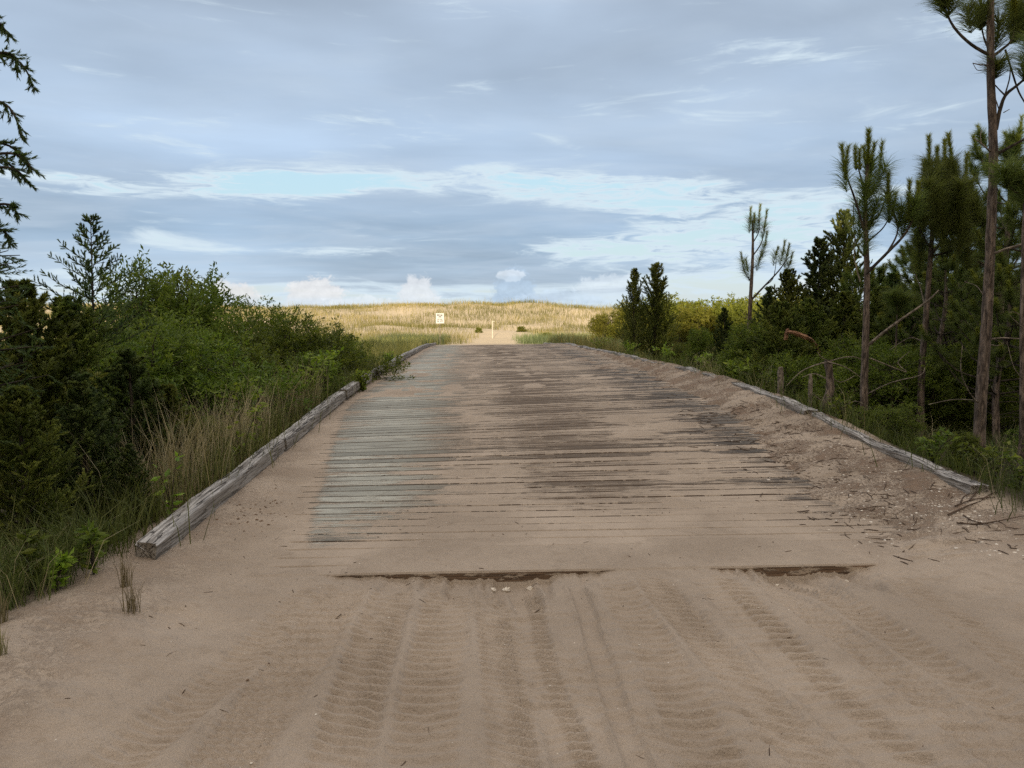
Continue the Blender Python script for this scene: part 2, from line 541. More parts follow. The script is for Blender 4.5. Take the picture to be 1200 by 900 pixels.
def deck_material():
    m, t, b = new_mat('sanded_planks')
    g = t.node('ShaderNodeNewGeometry')
    pos = g.outputs['Position']
    x, y, z = t.sep(pos)
    q = t.math('DIVIDE', t.sub(y, DECK_Y0), PITCH)
    pid = t.math('FLOOR', q)
    fr = t.math('FRACT', q)
    wn = t.node('ShaderNodeTexWhiteNoise', noise_dimensions='1D')
    t.put(wn.inputs['W'], pid)
    pr = wn.outputs['Value']
    edge = t.mul(t.math('ABSOLUTE', t.sub(fr, 0.5)), 2.0)           # 0 mid plank, 1 at the gap
    far = t.smooth(y, 6.0, 16.0)
    # how much sand lies along the width: worn wheel lanes and blown-in sand
    wob = t.mul(t.sub(t.noise(t.vec(0.0, t.mul(y, 0.35), 3.0), 1.0, 3), 0.5), 0.9)
    wobp = t.mul(t.sub(pr, 0.5), 0.35)
    xs = t.add(x, wob, wobp)
    L = t.ramp(t.lin(xs, XL, XR), [(0.0, 0.62), (0.10, 0.30), (0.15, 0.10), (0.225, 0.20), (0.30, 0.72), (0.36, 0.68), (0.42, 0.52), (0.50, 0.42), (0.56, 0.52), (0.63, 0.66), (0.74, 0.66), (0.80, 0.46), (0.86, 0.40), (0.92, 0.72), (1.0, 0.85)], 'B_SPLINE')
    nearf = t.mul(t.smooth(y, 7.2, 5.4), t.smooth(x, -1.6, -0.3, 0.35, 1.0), t.smooth(x, 2.2, 3.1, 1.0, 0.4))
    L = t.add(L, t.mul(nearf, 0.75), t.smooth(y, 5.7, 5.35, 0.0, 0.8))
    L = t.add(L, t.mul(t.smooth(t.sub(x, t.lin(y, 5.0, 12.0, -1.28, -2.15)), 0.10, -0.12), 0.8))
    L = t.sub(L, t.mul(far, 0.10))
    sA = t.noise(t.vec(t.mul(x, 0.9), t.mul(y, 11.0), t.mul(pr, 40.0)), 1.0, 6, 0.62)
    sB = t.noise(t.vec(t.mul(x, 2.6), t.mul(y, 62.0), 0.0), 1.0, 5, 0.66)
    sC = t.noise(pos, 7.0, 4, 0.6)
    jit = t.noise(t.vec(t.mul(x, 4.6), pid, 0.5), 1.0, 5, 0.75)
    edgek = t.mul(t.smooth(edge, 0.78, 0.95), t.smooth(jit, 0.46, 0.55), 1.3, t.smooth(y, 5.5, 6.6))
    s = t.add(L, t.mul(t.sub(sA, 0.5), 1.15), t.mul(t.sub(sB, 0.5), 1.9), t.mul(t.sub(sC, 0.5), 0.55), t.mul(t.sub(pr, 0.5), t.lin(y, 6.0, 9.0, 0.2, 0.5)))
    s = t.sub(s, edgek)
    mask = t.smooth(s, 0.28, 0.56)
    endf = t.smooth(t.sep(g.outputs['True Normal'])[1], -0.5, -0.9)
    stuck = t.smooth(t.noise(t.vec(t.mul(x, 5.5), 0.0, t.mul(z, 26.0)), 1.0, 5, 0.7), 0.50, 0.57)
    mask = t.mix(t.mul(endf, t.smooth(y, 5.2, 5.1)), mask, stuck)
    # bare weathered planks
    wc = t.ramp(t.lin(x, XL, XR), [(0.0, (0.23, 0.218, 0.192)), (0.09, (0.385, 0.388, 0.350)), (0.22, (0.355, 0.352, 0.31)), (0.33, (0.255, 0.212, 0.168)), (0.45, (0.185, 0.140, 0.104)), (0.60, (0.185, 0.142, 0.108)), (0.78, (0.105, 0.090, 0.080)), (0.9, (0.16, 0.148, 0.135))])
    grain = t.noise(t.vec(t.mul(x, 3.0), t.mul(y, 130.0), pid), 1.0, 5, 0.6)
    wc = t.scale_col(wc, t.lin(pr, 0, 1, 0.64, 1.28))
    wc = t.scale_col(wc, t.lin(grain, 0.3, 0.7, 0.62, 1.32))
    stain = t.noise(t.vec(t.mul(x, 1.5), t.mul(y, 5.0), pid), 1.0, 4, 0.6)
    wc = t.mix(t.mul(t.smooth(stain, 0.55, 0.75), 0.5), wc, (0.075, 0.058, 0.048))
    crack = t.mul(t.smooth(edge, 0.78, 0.94), t.smooth(jit, 0.36, 0.50))
    wc = t.mix(t.mul(crack, 0.85), wc, (0.030, 0.022, 0.018))
    thin = t.mul(t.smooth(sB, 0.58, 0.66), t.smooth(sA, 0.42, 0.56))
    wc = t.mix(t.mul(thin, 0.8), wc, (0.045, 0.034, 0.028))
    gz_ = t.noise(t.vec(t.mul(x, 2.0), 0.0, t.mul(z, 160.0)), 1.0, 4, 0.65)
    wc = t.mix(endf, wc, t.mix(t.smooth(gz_, 0.38, 0.62), (0.06, 0.04, 0.028), (0.23, 0.155, 0.105)))
    sc_, n2, n3 = sand_colour(t, pos)
    sc_ = t.scale_col(sc_, t.lin(far, 0, 1, 1.0, 0.94))
    dk = t.noise(t.vec(t.mul(x, 2.6), t.mul(y, 50.0), 9.0), 1.0, 5, 0.66)
    dk = t.mul(t.smooth(dk, 0.60, 0.65), t.smooth(y, 5.5, 6.8), t.smooth(L, 0.95, 0.5))
    sc_ = t.mix(t.mul(dk, 0.75), sc_, (0.085, 0.060, 0.045))
    col = t.mix(mask, wc, sc_)
    t.put(b.inputs['Base Color'], col)
    b.inputs['Roughness'].default_value = 0.9
    b.inputs['Specular IOR Level'].default_value = 0.2
    h = t.add(t.mul(mask, 0.006), t.mul(grain, 0.003), t.mul(n3, 0.002), t.mul(n2, 0.003), t.mul(crack, -0.006))
    bp = t.node('ShaderNodeBump')
    bp.inputs['Strength'].default_value = 0.8
    bp.inputs['Distance'].default_value = 1.0
    t.put(bp.inputs['Height'], h)
    t.l.new(bp.outputs[0], b.inputs['Normal'])
    return m


def timber_material():
    m, t, b = new_mat('weathered_timber')
    g = t.node('ShaderNodeNewGeometry')
    pos = g.outputs['Position']
    x, y, z = t.sep(pos)
    gr = t.noise(t.vec(t.mul(x, 46.0), t.mul(y, 1.6), t.mul(z, 46.0)), 1.0, 6, 0.66, 0.4)
    pa = t.noise(t.vec(t.mul(x, 9.0), t.mul(y, 2.2), t.mul(z, 9.0)), 1.0, 5, 0.6)
    lo = t.noise(pos, 1.3, 3)
    c = t.mix(t.smooth(gr, 0.34, 0.62), (0.14, 0.13, 0.122), (0.44, 0.425, 0.415))
    c = t.mix(t.mul(t.smooth(pa, 0.52, 0.68), 0.6), c, (0.12, 0.10, 0.085))
    c = t.scale_col(c, t.lin(lo, 0.3, 0.7, 0.72, 1.2))
    ck = t.smooth(t.math('ABSOLUTE', t.sub(t.noise(t.vec(t.mul(x, 24.0), t.mul(y, 0.9), t.mul(z, 24.0)), 1.0, 3, 0.5), 0.5)), 0.028, 0.008)
    c = t.mix(t.mul(ck, 0.9), c, (0.025, 0.02, 0.018))
    # inner faces keep a sandy, browner stain; tops are bleached
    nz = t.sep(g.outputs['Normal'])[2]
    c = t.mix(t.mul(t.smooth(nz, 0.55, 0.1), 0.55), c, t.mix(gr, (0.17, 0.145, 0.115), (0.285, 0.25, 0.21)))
    t.put(b.inputs['Base Color'], c)
    b.inputs['Roughness'].default_value = 0.88
    bp = t.node('ShaderNodeBump')
    bp.inputs['Strength'].default_value = 1.0
    bp.inputs['Distance'].default_value = 1.0
    t.put(bp.inputs['Height'], t.add(t.mul(gr, 0.006), t.mul(pa, 0.006), t.mul(ck, -0.012)))
    t.l.new(bp.outputs[0], b.inputs['Normal'])
    return m


def plain_mat(name, col, rough=0.6, var=0.2, scale=20.0):
    m, t, b = new_mat(name)
    g = t.node('ShaderNodeNewGeometry')
    n = t.noise(g.outputs['Position'], scale, 4)
    t.put(b.inputs['Base Color'], t.scale_col(t.vec(*col), t.lin(n, 0.3, 0.7, 1 - var, 1 + var)))
    b.inputs['Roughness'].default_value = rough
    return m


M['ground'] = ground_material()
M['deck'] = deck_material()
M['timber'] = timber_material()
M['white'] = plain_mat('white_paint', (0.52, 0.52, 0.49), 0.5, 0.05)
M['pale_wood'] = plain_mat('pale_painted_wood', (0.50, 0.47, 0.38), 0.7, 0.2)
M['ink'] = plain_mat('dark_lettering', (0.035, 0.04, 0.035), 0.6, 0.1)
M['shell'] = plain_mat('shell', (0.66, 0.60, 0.52), 0.5, 0.25, 60)
M['twig'] = plain_mat('dry_twig', (0.085, 0.058, 0.042), 0.9, 0.4, 30)
M['leaf_dead'] = plain_mat('dead_leaf', (0.12, 0.075, 0.045), 0.9, 0.4, 30)

# ------------------------------------------------------------------ ground
_dy = [-50, 5.0, 6.3, 8, 10.5, 13, 17, 25, 35, 42, 48, 54, 62, 75, 90, 103, 114, 140, 200, 260, 900]
_dz = [-.20, -.20, -.175, -.10, .02, .12, .185, .22, .20, .10, -.04, -.12, .10, .85, 2.1, 3.30, 3.55, 2.2, 0, -1.0, -1.0]


def Dk(x, y):
    """top of the roadway: it climbs, flattens and leans up a little to the right"""
    x = np.asarray(x, float); y = np.asarray(y, float)
    tilt = .030 * sst(y, 5.6, 11) * (1 - sst(y, 36, 48)) * (np.clip(x, -3, 5) + 2.3)
    return (np.interp(y - .6, _dy, _dz) + np.interp(y + .6, _dy, _dz) + 2 * np.interp(y, _dy, _dz)) / 4 + tilt


def berm(x, y):
    """height of loose sand above the planks"""
    xl = np.interp(y, [5.0, 5.7, 7, 8.4, 10.7, 13, 15], [-1.32, -1.38, -1.60, -1.78, -2.02, -2.25, -2.5])
    al = np.interp(y, [5.0, 5.7, 7, 8.4, 10.7, 14], [.05, .06, .07, .05, .03, .0])
    xr = np.interp(y, [5.0, 5.9, 7, 8, 10, 12, 16, 22, 30, 40, 47], [3.2, 3.52, 3.36, 3.50, 3.85, 3.90, 4.05, 4.35, 4.4, 4.5, 4.55])
    ar = np.interp(y, [5.0, 6.3, 8, 11, 14, 20, 28, 38, 47], [.13, .15, .12, .15, .15, .11, .05, .02, .01])
    st = fbm(x * 1.6, y * 9, 4, 11) * .10 + fbm(x * 5, y * 26, 3, 12) * .05
    tl = (xl + st * 1.6 - x) / (xl - XL + .001)
    tr = (x - xr - st * 2.2) / (XR - xr)
    hl = al * np.clip(tl, -1, 1.3)
    hr = ar * np.where(tr > 0, np.clip(tr, 0, 1.2) ** 0.8, tr)
    lump = fbm(x * 2.3, y * 2.0, 4, 21)
    hr = hr + np.clip(tr, 0, 1) * lump * .05
    hl = hl + np.clip(tl, 0, 1) * lump * .02
    return np.maximum(hl, hr) - .004, tl, tr


def scoop(x):
    a = sst(x, -1.20, -.55) * (1 - sst(x, .70, 1.15)) * (.45 + .55 * np.exp(-((x - .22) / .24) ** 2))
    b = sst(x, 1.65, 1.95) * (1 - sst(x, 2.6, 3.2)) * (.70 + .45 * np.exp(-((x - 2.24) / .17) ** 2))
    n = fbm(x * 5.5, x * 0 + 3.3, 5, 31, .72)
    return np.clip((a + b) * (1.15 + 1.8 * n), 0, 1.3)


TRACKS = [(.85, -.30, .24, .006, .06, 1, .008), (-1.42, -1.02, .26, .010, .062, 0, .0130), (-1.05, -.80, .36, .014, .050, 3, .0110), (-.55, -.50, .30, .014, .074, 1, .0210), (-.20, -.21, .32, .010, .081, 0, .0190), (.13, .12, .24, .009, .066, 1, .0180),
          (.40, .34, .20, .020, .068, 2, .0280), (.70, .66, .12, .024, 0, 0, 0), (.96, .99, .28, .012, .078, 0, .0180), (1.38, 1.26, .26, .014, .070, 1, .0170), (1.75, 1.62, .34, .016, .082, 2, .0200), (2.16, 2.0, .24, .012, .066, 3, .0090), (2.48, 2.36, .28, .014, .072, 0, .0150), (2.85, 2.95, .26, .010, .07, 1, .012)]


def track_height(x, y):
    """tyre marks pressed into the sand; later ones run over earlier ones"""
    h = np.zeros_like(x)
    for k, (x0, x1, wd, dep, per, kind, amp) in enumerate(TRACKS):
        xc = x0 + (x1 - x0) * (y - 2.9) / 2.15 + .03 * np.sin(y * 1.3 + k * 2) + .02 * fbm(y * 1.1, y * 0 + k, 2, 45)
        u = (x - xc) / wd + .05 * fbm(x * 5, y * 4, 2, 46 + k)
        ins = sst(.5 - np.abs(u), -.03, .12)
        rid = np.exp(-((np.abs(u) - .60) / .10) ** 2)
        br = .35 + .65 * sst(fbm(x * 2.6 + k * 7, y * 1.5, 4, 40 + k), -.3, .25)
        h = h * (1 - .55 * ins) - dep * ins * (.6 + .4 * br) + dep * .9 * rid * br
        if not per:
            continue
        wob = .8 * fbm(x * 7, y * 7, 2, 44 + k)
        if kind == 3:                       # ribbed tread: lengthwise ribs with fine cross cuts
            tr = .8 * np.sin(u * wd * 2 * np.pi / .045) + .8 * np.tanh(2 * np.sin(y / per * 2 * np.pi + 3 * u + wob))
            lug = .9
        elif kind == 2:
            tr = np.tanh(1.8 * np.sin((y + .06 * np.abs(u)) / per * 2 * np.pi + wob)); lug = np.where(u > .05, 1.2, .3)
        elif kind == 1:
            tr = np.tanh(1.8 * np.sin((y + .12 * u) / per * 2 * np.pi + wob)); lug = .8 + .3 * np.sin(u * 9)
        else:
            tr = np.tanh(1.5 * np.sin((y - .08 * np.abs(u)) / per * 2 * np.pi + wob)); lug = .8
        h = h + amp * tr * ins * lug * (.25 + .75 * br) + .008 * ins * fbm(x * 14 + k, y * 14, 3, 60 + k)
    # low ripples and scuffs all over
    h = h + .0055 * np.sin(y * 62 + 4 * fbm(x * 1.5, y * 1.5, 3, 91)) * sst(fbm(x * 1.2, y * 1.4, 3, 92), -.1, .3)
    return h


def ground_z(x, y, fine=True):
    x = np.asarray(x, float); y = np.asarray(y, float)
    x, y = np.broadcast_arrays(x, y)
    d = Dk(x, y)
    dun = sst(y, 58, 80)
    # off the road
    low_l = np.interp(y, [-60, 3, 5.2, 7, 18, 30, 40, 50], [-.25, -.24, -.36, -.80, -.75, -.45, -.15, 0.0])
    low_r = np.interp(y, [-60, 3, 5.5, 7.5, 18, 30, 40, 50], [-.02, -.02, -.05, -.35, -.40, -.30, -.1, 0.0])
    low = np.where(x < 1, low_l, low_r) + fbm(x * .35, y * .35, 3, 5) * .18
    far = sst(y, 44, 56)
    side = np.where(x < 1, sst(-x, 2.45, 3.7), sst(x, 4.75, 6.0))
    low = low * (1 - far) + (d + fbm(x * .12, y * .12, 3, 6) * .25) * far
    # dune hummocks
    hum = dun * (fbm(x * .075, y * .05, 4, 7) * .95 + fbm(x * .22, y * .2, 3, 8) * .35 - sst(x, 5, 22) * .55)
    # the road corridor before the bridge
    appr = d + track_height(x, np.clip(y, 0, 5.1)) * (1 - sst(y, 4.65, 5.0)) if fine else d
    if fine:
        appr = appr + fbm(x * 1.1, y * 1.1, 4, 9) * .022 + fbm(x * 9, y * 9, 4, 10) * .008
        appr = appr + sst(x, 3.0, 4.4) * sst(y, 3.6, 5.4) * .17 + sst(-x, 1.25, 2.2) * (1 - sst(-x, 2.4, 3.2)) * .13 * (1 - .5 * sst(y, 3.8, 5.0)) + sst(-x, 1.2, 1.9) * fbm(x * 1.9, y * 1.9, 5, 13) * .10 + sst(x, 2.8, 3.6) * fbm(x * 1.7, y * 1.7, 4, 15) * .05
        sp = scoop(x + .05 * fbm(x * 7, y * 7, 3, 34))
        appr = appr - .088 * sp * sst(y, DECK_Y0 - .48 * (.35 + sp), DECK_Y0 - .015) + (1 - np.clip(sp * 3, 0, 1)) * .006 * sst(y, 4.75, 5.03)
    bm, tl, tr = berm(x, np.maximum(y, DECK_Y0))
    if fine:
        appr = appr + (d + bm - appr) * sst(y, 4.35, DECK_Y0) * np.clip(bm / .02, 0, 1)
    lip = .010 * (1 - (y - DECK_Y0) / (.10 + .10 * fbm(x * 2.5, x * 0, 3, 33))) * (1 - np.clip(scoop(x) * 6, 0, 1)) - np.clip(scoop(x) * 6, 0, 1) * .05
    over = np.maximum(bm, np.where(y < DECK_Y0 + .25, lip, -1))
    # sand that fills the gaps between the planks, up to their tops in the sandy lanes
    xw = x + .45 * fbm(y * .35, y * 0 + 3, 2, 35)
    lane = np.interp(xw, [-2.3, -1.75, -1.2, -.6, -.3, .3, .7, 1.1, 1.5, 1.9, 2.9, 3.3, 3.9, 4.6], [1, .4, 0, .1, .9, .8, .3, .1, .4, .9, .8, .3, .2, .9])
    lane = lane + .9 * fbm(x * .8, y * 4.5, 3, 36) - .5 * sst(y, 9, 16)
    fill = -.013 + .0135 * sst(lane, .35, 1.1) + .010 * fbm(x * 2.6, y * 14, 4, 37)
    fill = fill * (1 - sst(-y, -6.2, -5.4) * sst(x, -1.55, -.6)) + .0045 * sst(-y, -6.2, -5.4) * sst(x, -1.55, -.6)
    ondeck = d + np.maximum(np.where(over > -.002, over, over - .012), fill)
    inn = np.where(y < DECK_Y0, appr, ondeck)
    past = sst(y, DECK_Y1 - .3, DECK_Y1 + .4)
    inn = inn * (1 - past) + (d - .015 + fbm(x * .6, y * .6, 3, 14) * .05) * past
    z = inn * (1 - side) + low * side
    return z + hum


def axis_lines(core0, core1, step, lo, hi, grow):
    a = list(np.arange(core0, core1, step))
    s = step; v = core1
    while v < hi:
        a.append(v); s *= grow; v += s
    a.append(hi)
    s = step; v = core0
    b = []
    while v > lo:
        s *= grow; v -= s; b.append(v)
    return np.array(sorted(set([lo] + [q for q in b if q > lo] + a)))


gx = axis_lines(-2.5, 4.8, .016, -600, 600, 1.045)
gy1 = np.arange(2.5, 5.40, .0115)
gy = list(gy1)
v = gy[-1]
while v < 900:
    v += max(.014, (.0058 if v < 50 else .010) * v); gy.append(v)
v = 2.4; s = .013; back = []
while v > -400:
    s *= 1.09; v -= s; back.append(v)
gy = np.array(back[::-1] + gy)
# a line exactly at the end of the deck
gy[np.argmin(np.abs(gy - DECK_Y0))] = DECK_Y0 - .0005
X, Y = np.meshgrid(gx, gy)
Z = ground_z(X, Y)
nx, ny = len(gx), len(gy)
idx = np.arange(nx * ny).reshape(ny, nx)
Q = np.stack([idx[:-1, :-1], idx[:-1, 1:], idx[1:, 1:], idx[1:, :-1]], -1).reshape(-1, 4)
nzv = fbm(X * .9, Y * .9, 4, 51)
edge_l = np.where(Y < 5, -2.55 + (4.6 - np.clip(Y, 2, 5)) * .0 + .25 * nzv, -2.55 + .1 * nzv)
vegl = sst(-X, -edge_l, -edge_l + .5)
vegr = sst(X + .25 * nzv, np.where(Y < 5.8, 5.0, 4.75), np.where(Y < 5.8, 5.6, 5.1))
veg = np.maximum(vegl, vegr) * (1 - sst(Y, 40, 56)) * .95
lit = np.clip(sst(X, 2.7, 3.6) * sst(Y, 4.6, 6.5) * (1 - sst(Y, 35, 48)) + .35 * sst(-X, 1.6, 2.2) * (1 - sst(Y, 8, 11)), 0, 1)
dune = sst(Y, 44, 54)
gr_o = mesh_obj('ground', np.c_[X.ravel(), Y.ravel(), Z.ravel()], Q, M['ground'], smooth=True, attrs={'veg': veg.ravel(), 'litter': lit.ravel(), 'dune': dune.ravel()})
tag(gr_o, kind='structure')


def gz(x, y):
    return float(ground_z(np.array([x]), np.array([y]), True)[0])

# ------------------------------------------------------------------ the plank bridge
bridge = empty('plank_bridge', (0, 0, 0))
tag(bridge, 'long wooden plank bridge half buried in blown sand with low timber kerbs', 'bridge')
g = Geo()
k = 0
y = DECK_Y0
pr = random.Random(3)
while y < DECK_Y1 - PITCH:
    a, b_ = y + .004, y + PITCH - .004 - pr.random() * .004
    ja, jb = pr.uniform(-.002, .002), pr.uniform(-.002, .002)
    xa, xb = XL - .22 + pr.uniform(-.04, .04), XR + .20 + pr.uniform(-.04, .04)
    xs = np.linspace(xa, xb, 8)
    prof = [(a, -.075), (a, -.006), (a + .008, 0), (b_ - .008, 0), (b_, -.006), (b_, -.075)]
    V = []
    for xx in xs:
        wv = pr.uniform(-.0015, .0015)
        zt0 = float(Dk(xx, a)) + ja; zt1 = float(Dk(xx, b_)) + jb
        for (yy, dzv) in prof:
            tq = (yy - a) / (b_ - a)
            V.append((xx, yy, zt0 * (1 - tq) + zt1 * tq + dzv + wv))
    T = []
    m_ = len(prof)
    for i in range(len(xs) - 1):
        for j in range(m_):
            p0 = i * m_ + j; p1 = i * m_ + (j + 1) % m_; p2 = p1 + m_; p3 = p0 + m_
            T += [(p0, p3, p2), (p0, p2, p1)]
    for e, sgn in ((0, 1), ((len(xs) - 1) * m_, -1)):
        for j in range(1, m_ - 1):
            T.append((e, e + j, e + j + 1) if sgn > 0 else (e, e + j + 1, e + j))
    g.add(V, T)
    y += PITCH
g.build('deck', M['deck'], bridge)


def timber(name, x, pts, wd, ht, seed, lean=0.0, label=None, rough=1.0):
    """squared weathered log; pts = [(y, top z)]"""
    g = Geo()
    rs = np.random.default_rng(seed)
    ys = np.arange(pts[0][0], pts[-1][0], .07); ys = np.append(ys, pts[-1][0])
    zs = np.interp(ys, [p[0] for p in pts], [p[1] for p in pts])
    ang = np.linspace(0, 2 * np.pi, 20, endpoint=False) + .157
    c = np.cos(ang); s_ = np.sin(ang)
    p = .13                                     # superellipse: square with worn corners
    ux = np.sign(c) * np.abs(c) ** (p * 2); uz = np.sign(s_) * np.abs(s_) ** (p * 2)
    V = []
    for i, (yy, zt) in enumerate(zip(ys, zs)):
        n = fbm(np.arange(20) * .55 + seed * 9, np.full(20, yy * 3.0), 3, seed) * .006 + fbm(np.arange(20) * 1.3, np.full(20, yy * .5), 2, seed + 3) * .008 * rough
        top = fbm(np.full(20, seed * 3.1), np.full(20, yy * 1.6), 4, seed + 7) * .014 * rough * (s_ > .3)
        xx = x + lean * (yy - ys[0]) + ux * (wd / 2 + n)
        zz = zt - ht / 2 + uz * (ht / 2 + n) + top
        V.append(np.c_[xx, np.full(20, yy) + (rs.normal(0, .012, 20) if i in (0, len(ys) - 1) else 0), zz])
    V = np.vstack(V)
    n = len(ys)
    i = np.arange(n - 1)[:, None] * 20; j = np.arange(20)[None]; j2 = (j + 1) % 20
    a = (i + j).ravel(); b = (i + j2).ravel(); cc = (i + 20 + j2).ravel(); d = (i + 20 + j).ravel()
    T = np.vstack([np.c_[a, cc, b], np.c_[a, d, cc]])
    V = np.vstack([V, [[x, ys[0] + .02, zs[0] - ht / 2]], [[x + lean * (ys[-1] - ys[0]), ys[-1] - .02, zs[-1] - ht / 2]]])
    jj = np.arange(20); jn = (jj + 1) % 20
    T = np.vstack([T, np.c_[jj, jn, np.full(20, n * 20)], np.c_[(n - 1) * 20 + jn, (n - 1) * 20 + jj, np.full(20, n * 20 + 1)]])
    g.add(V, T)
    o = g.build(name, M['timber'], bridge)
    if label:
        o['label'] = label
    return o


def tz(x, y, off):
    return float(Dk(x, y)) + off


LT = [(5.30, 8.95), (8.98, 13.2), (13.30, 16.6), (16.9, 20.4), (20.5, 26.2), (26.4, 33.0), (33.1, 40.0), (40.1, 47.2)]
for i, (a, b) in enumerate(LT):
    off = [.165, .20, .215, .20, .21, .19, .18, .15][i]
    pts = [(yy, tz(XL, yy, off)) for yy in np.linspace(a, b, 6)]
    if i == 0:
        pts = [(a, -.012), (6.3, .045)] + [(yy, tz(XL, yy, .20)) for yy in np.linspace(7.2, b, 4)]
    timber('kerb_timber', XL - .06 + [0, .015, 0.03, -.02, .02, 0, -.02, 0][i], pts, .155, .165, 60 + i)
    yb = a + .5
    while yb < b - .3 and i > 0:
        gb = Geo()
        gb.box((XL - .10, yb, tz(XL, yb, .012)), (.18, .28, .05))
        gb.build('kerb_block', M['timber'], bridge)
        yb += 1.7
RT = [((6.38, 6.95), .17, .15), ((7.0, 9.6), .14, .13), ((9.7, 12.6), .2, .16), ((12.7, 17.5), .2, .16), ((17.6, 23.5), .22, .2), ((23.6, 30), .24, .2), ((30.1, 38), .24, .2), ((38.1, 46.5), .22, .2)]
for i, ((a, b), wd, ht) in enumerate(RT):
    pts = [(yy, max(float(Dk(XR, yy)) + float(np.interp(yy, [5, 6.3, 8, 11, 14, 20, 28, 38, 47], [.13, .15, .12, .15, .15, .11, .05, .02, .01])) + .018 + .05 * float(fbm(np.array([yy * .7]), np.array([3.0]), 2, 88)[0]), float(np.interp(yy, [5.7, 6.3, 7.2, 8.75, 12.3, 16, 21.5, 30.8, 40, 47], [.03, .08, .12, .225, .475, .53, .545, .46, .30, .13])))) for yy in np.linspace(a, b, 6)]
    timber('kerb_timber', XR + .08 + [0, .035, -.02, .05, -.03, .03, -.04, 0][i], pts, wd, ht, 80 + i, lean=[.0, -.012, .012, -.008, .01, -.008, .006, 0][i], rough=2.4)
for xx in (XL - .05, 1.2, XR + .05):
    gs = Geo()
    yy = np.linspace(DECK_Y0 + .3, DECK_Y1 - .5, 60)
    for dzz in (0,):
        zz = Dk(xx, yy) - .23
        V = np.concatenate([np.c_[np.full(60, xx + sx), yy, zz + sz_] for sx, sz_ in ((-.08, -.14), (.08, -.14), (.08, .13), (-.08, .13))])
        T = []
        for q in range(4):
            q2 = (q + 1) % 4
            for m_ in range(59):
                a0, a1, b0, b1 = q * 60 + m_, q * 60 + m_ + 1, q2 * 60 + m_, q2 * 60 + m_ + 1
                T += [(a0, b0, b1), (a0, b1, a1)]
        T += [(0, 60, 120), (0, 120, 180), (59, 179, 119), (59, 239, 179)]
        gs.add(V, T)
    gs.build('stringer', M['timber'], bridge)

# ------------------------------------------------------------------ plants: generators


def shrub_mesh(seed, h=2.0, rx=1.2, ry=1.1, lumps=12, twigs=900, per=24, L=.06, W=.020, mat='myrtle', up=.6, low=.1, tall=.35):
    global rng
    rng = np.random.default_rng(seed)
    g = Geo(); st = Geo()
    c = np.zeros((lumps, 3)); r = np.zeros((lumps, 3))
    for i in range(lumps):
        a = rng.random() * 6.283; q = math.sqrt(rng.random()) * .72
        zc = (low + (.86 - low) * rng.random() * (1 - .45 * q * q))
        c[i] = (math.cos(a) * q * rx, math.sin(a) * q * ry, zc * h)
        s = .28 + .22 * rng.random()
        r[i] = (rx * s * 1.15, ry * s * 1.15, h * s * .62)
    pick = rng.integers(0, lumps, twigs)
    d = nrm(rng.normal(size=(twigs, 3)) + np.array([0, 0, .35]))
    tip = c[pick] + d * r[pick] * (0.45 + .6 * np.sqrt(rng.random((twigs, 1))))
    tip[:, 2] = np.maximum(tip[:, 2], .04 * h)
    nt = int(twigs * tall * .12)
    tip[:nt, 2] += rng.random(nt) * .09 * h       # a few shoots stand out
    td = nrm(d * .6 + np.array([0, 0, up]) + rng.normal(size=(twigs, 3)) * .35)
    ln = (.10 + .16 * rng.random(twigs)) * h / 2.0 * 1.3
    p0 = tip - td * ln[:, None]
    # leaves
    N = twigs * per
    ti = np.repeat(np.arange(twigs), per)
    tt = rng.random(N) ** .8
    B = p0[ti] + td[ti] * (ln[ti] * tt)[:, None] + rng.normal(size=(N, 3)) * .012 * h
    D = nrm(td[ti] * .7 + nrm(rng.normal(size=(N, 3))) * .9)
    sz = .7 + .6 * rng.random(N)
    tone = .5 + .22 * (rng.random(twigs) - .5)[ti] * 2 + .45 * (rng.random(N) - .5)
    g.leaves(B, D, L * sz, W * sz, np.clip(tone, 0, 1))
    # stems
    for i in range(lumps):
        b0 = np.array([rng.normal() * .08 * rx, rng.normal() * .08 * ry, -.25])
        mid = b0 * .5 + c[i] * .5 + np.array([0, 0, -.05 * h])
        st.tube([b0, mid, c[i], c[i] + np.array([0, 0, .12 * h])], np.array([.022, .015, .008, .003]) * h / 2 + .002, 5)
    sel = rng.choice(twigs, min(twigs, 160), replace=False)
    for i in sel:
        st.tube([c[pick[i]], p0[i], tip[i]], [.006, .004, .0015], 3, cap=False)
    a = g.build('crown', M[mat]); b = st.build('stems', M['bark_dark'])
    return grab(a), grab(b)


def grab(o):
    me = o.data
    bpy.data.objects.remove(o)
    return (me, o_name(me))


def o_name(me):
    return me.name.split('.')[0]


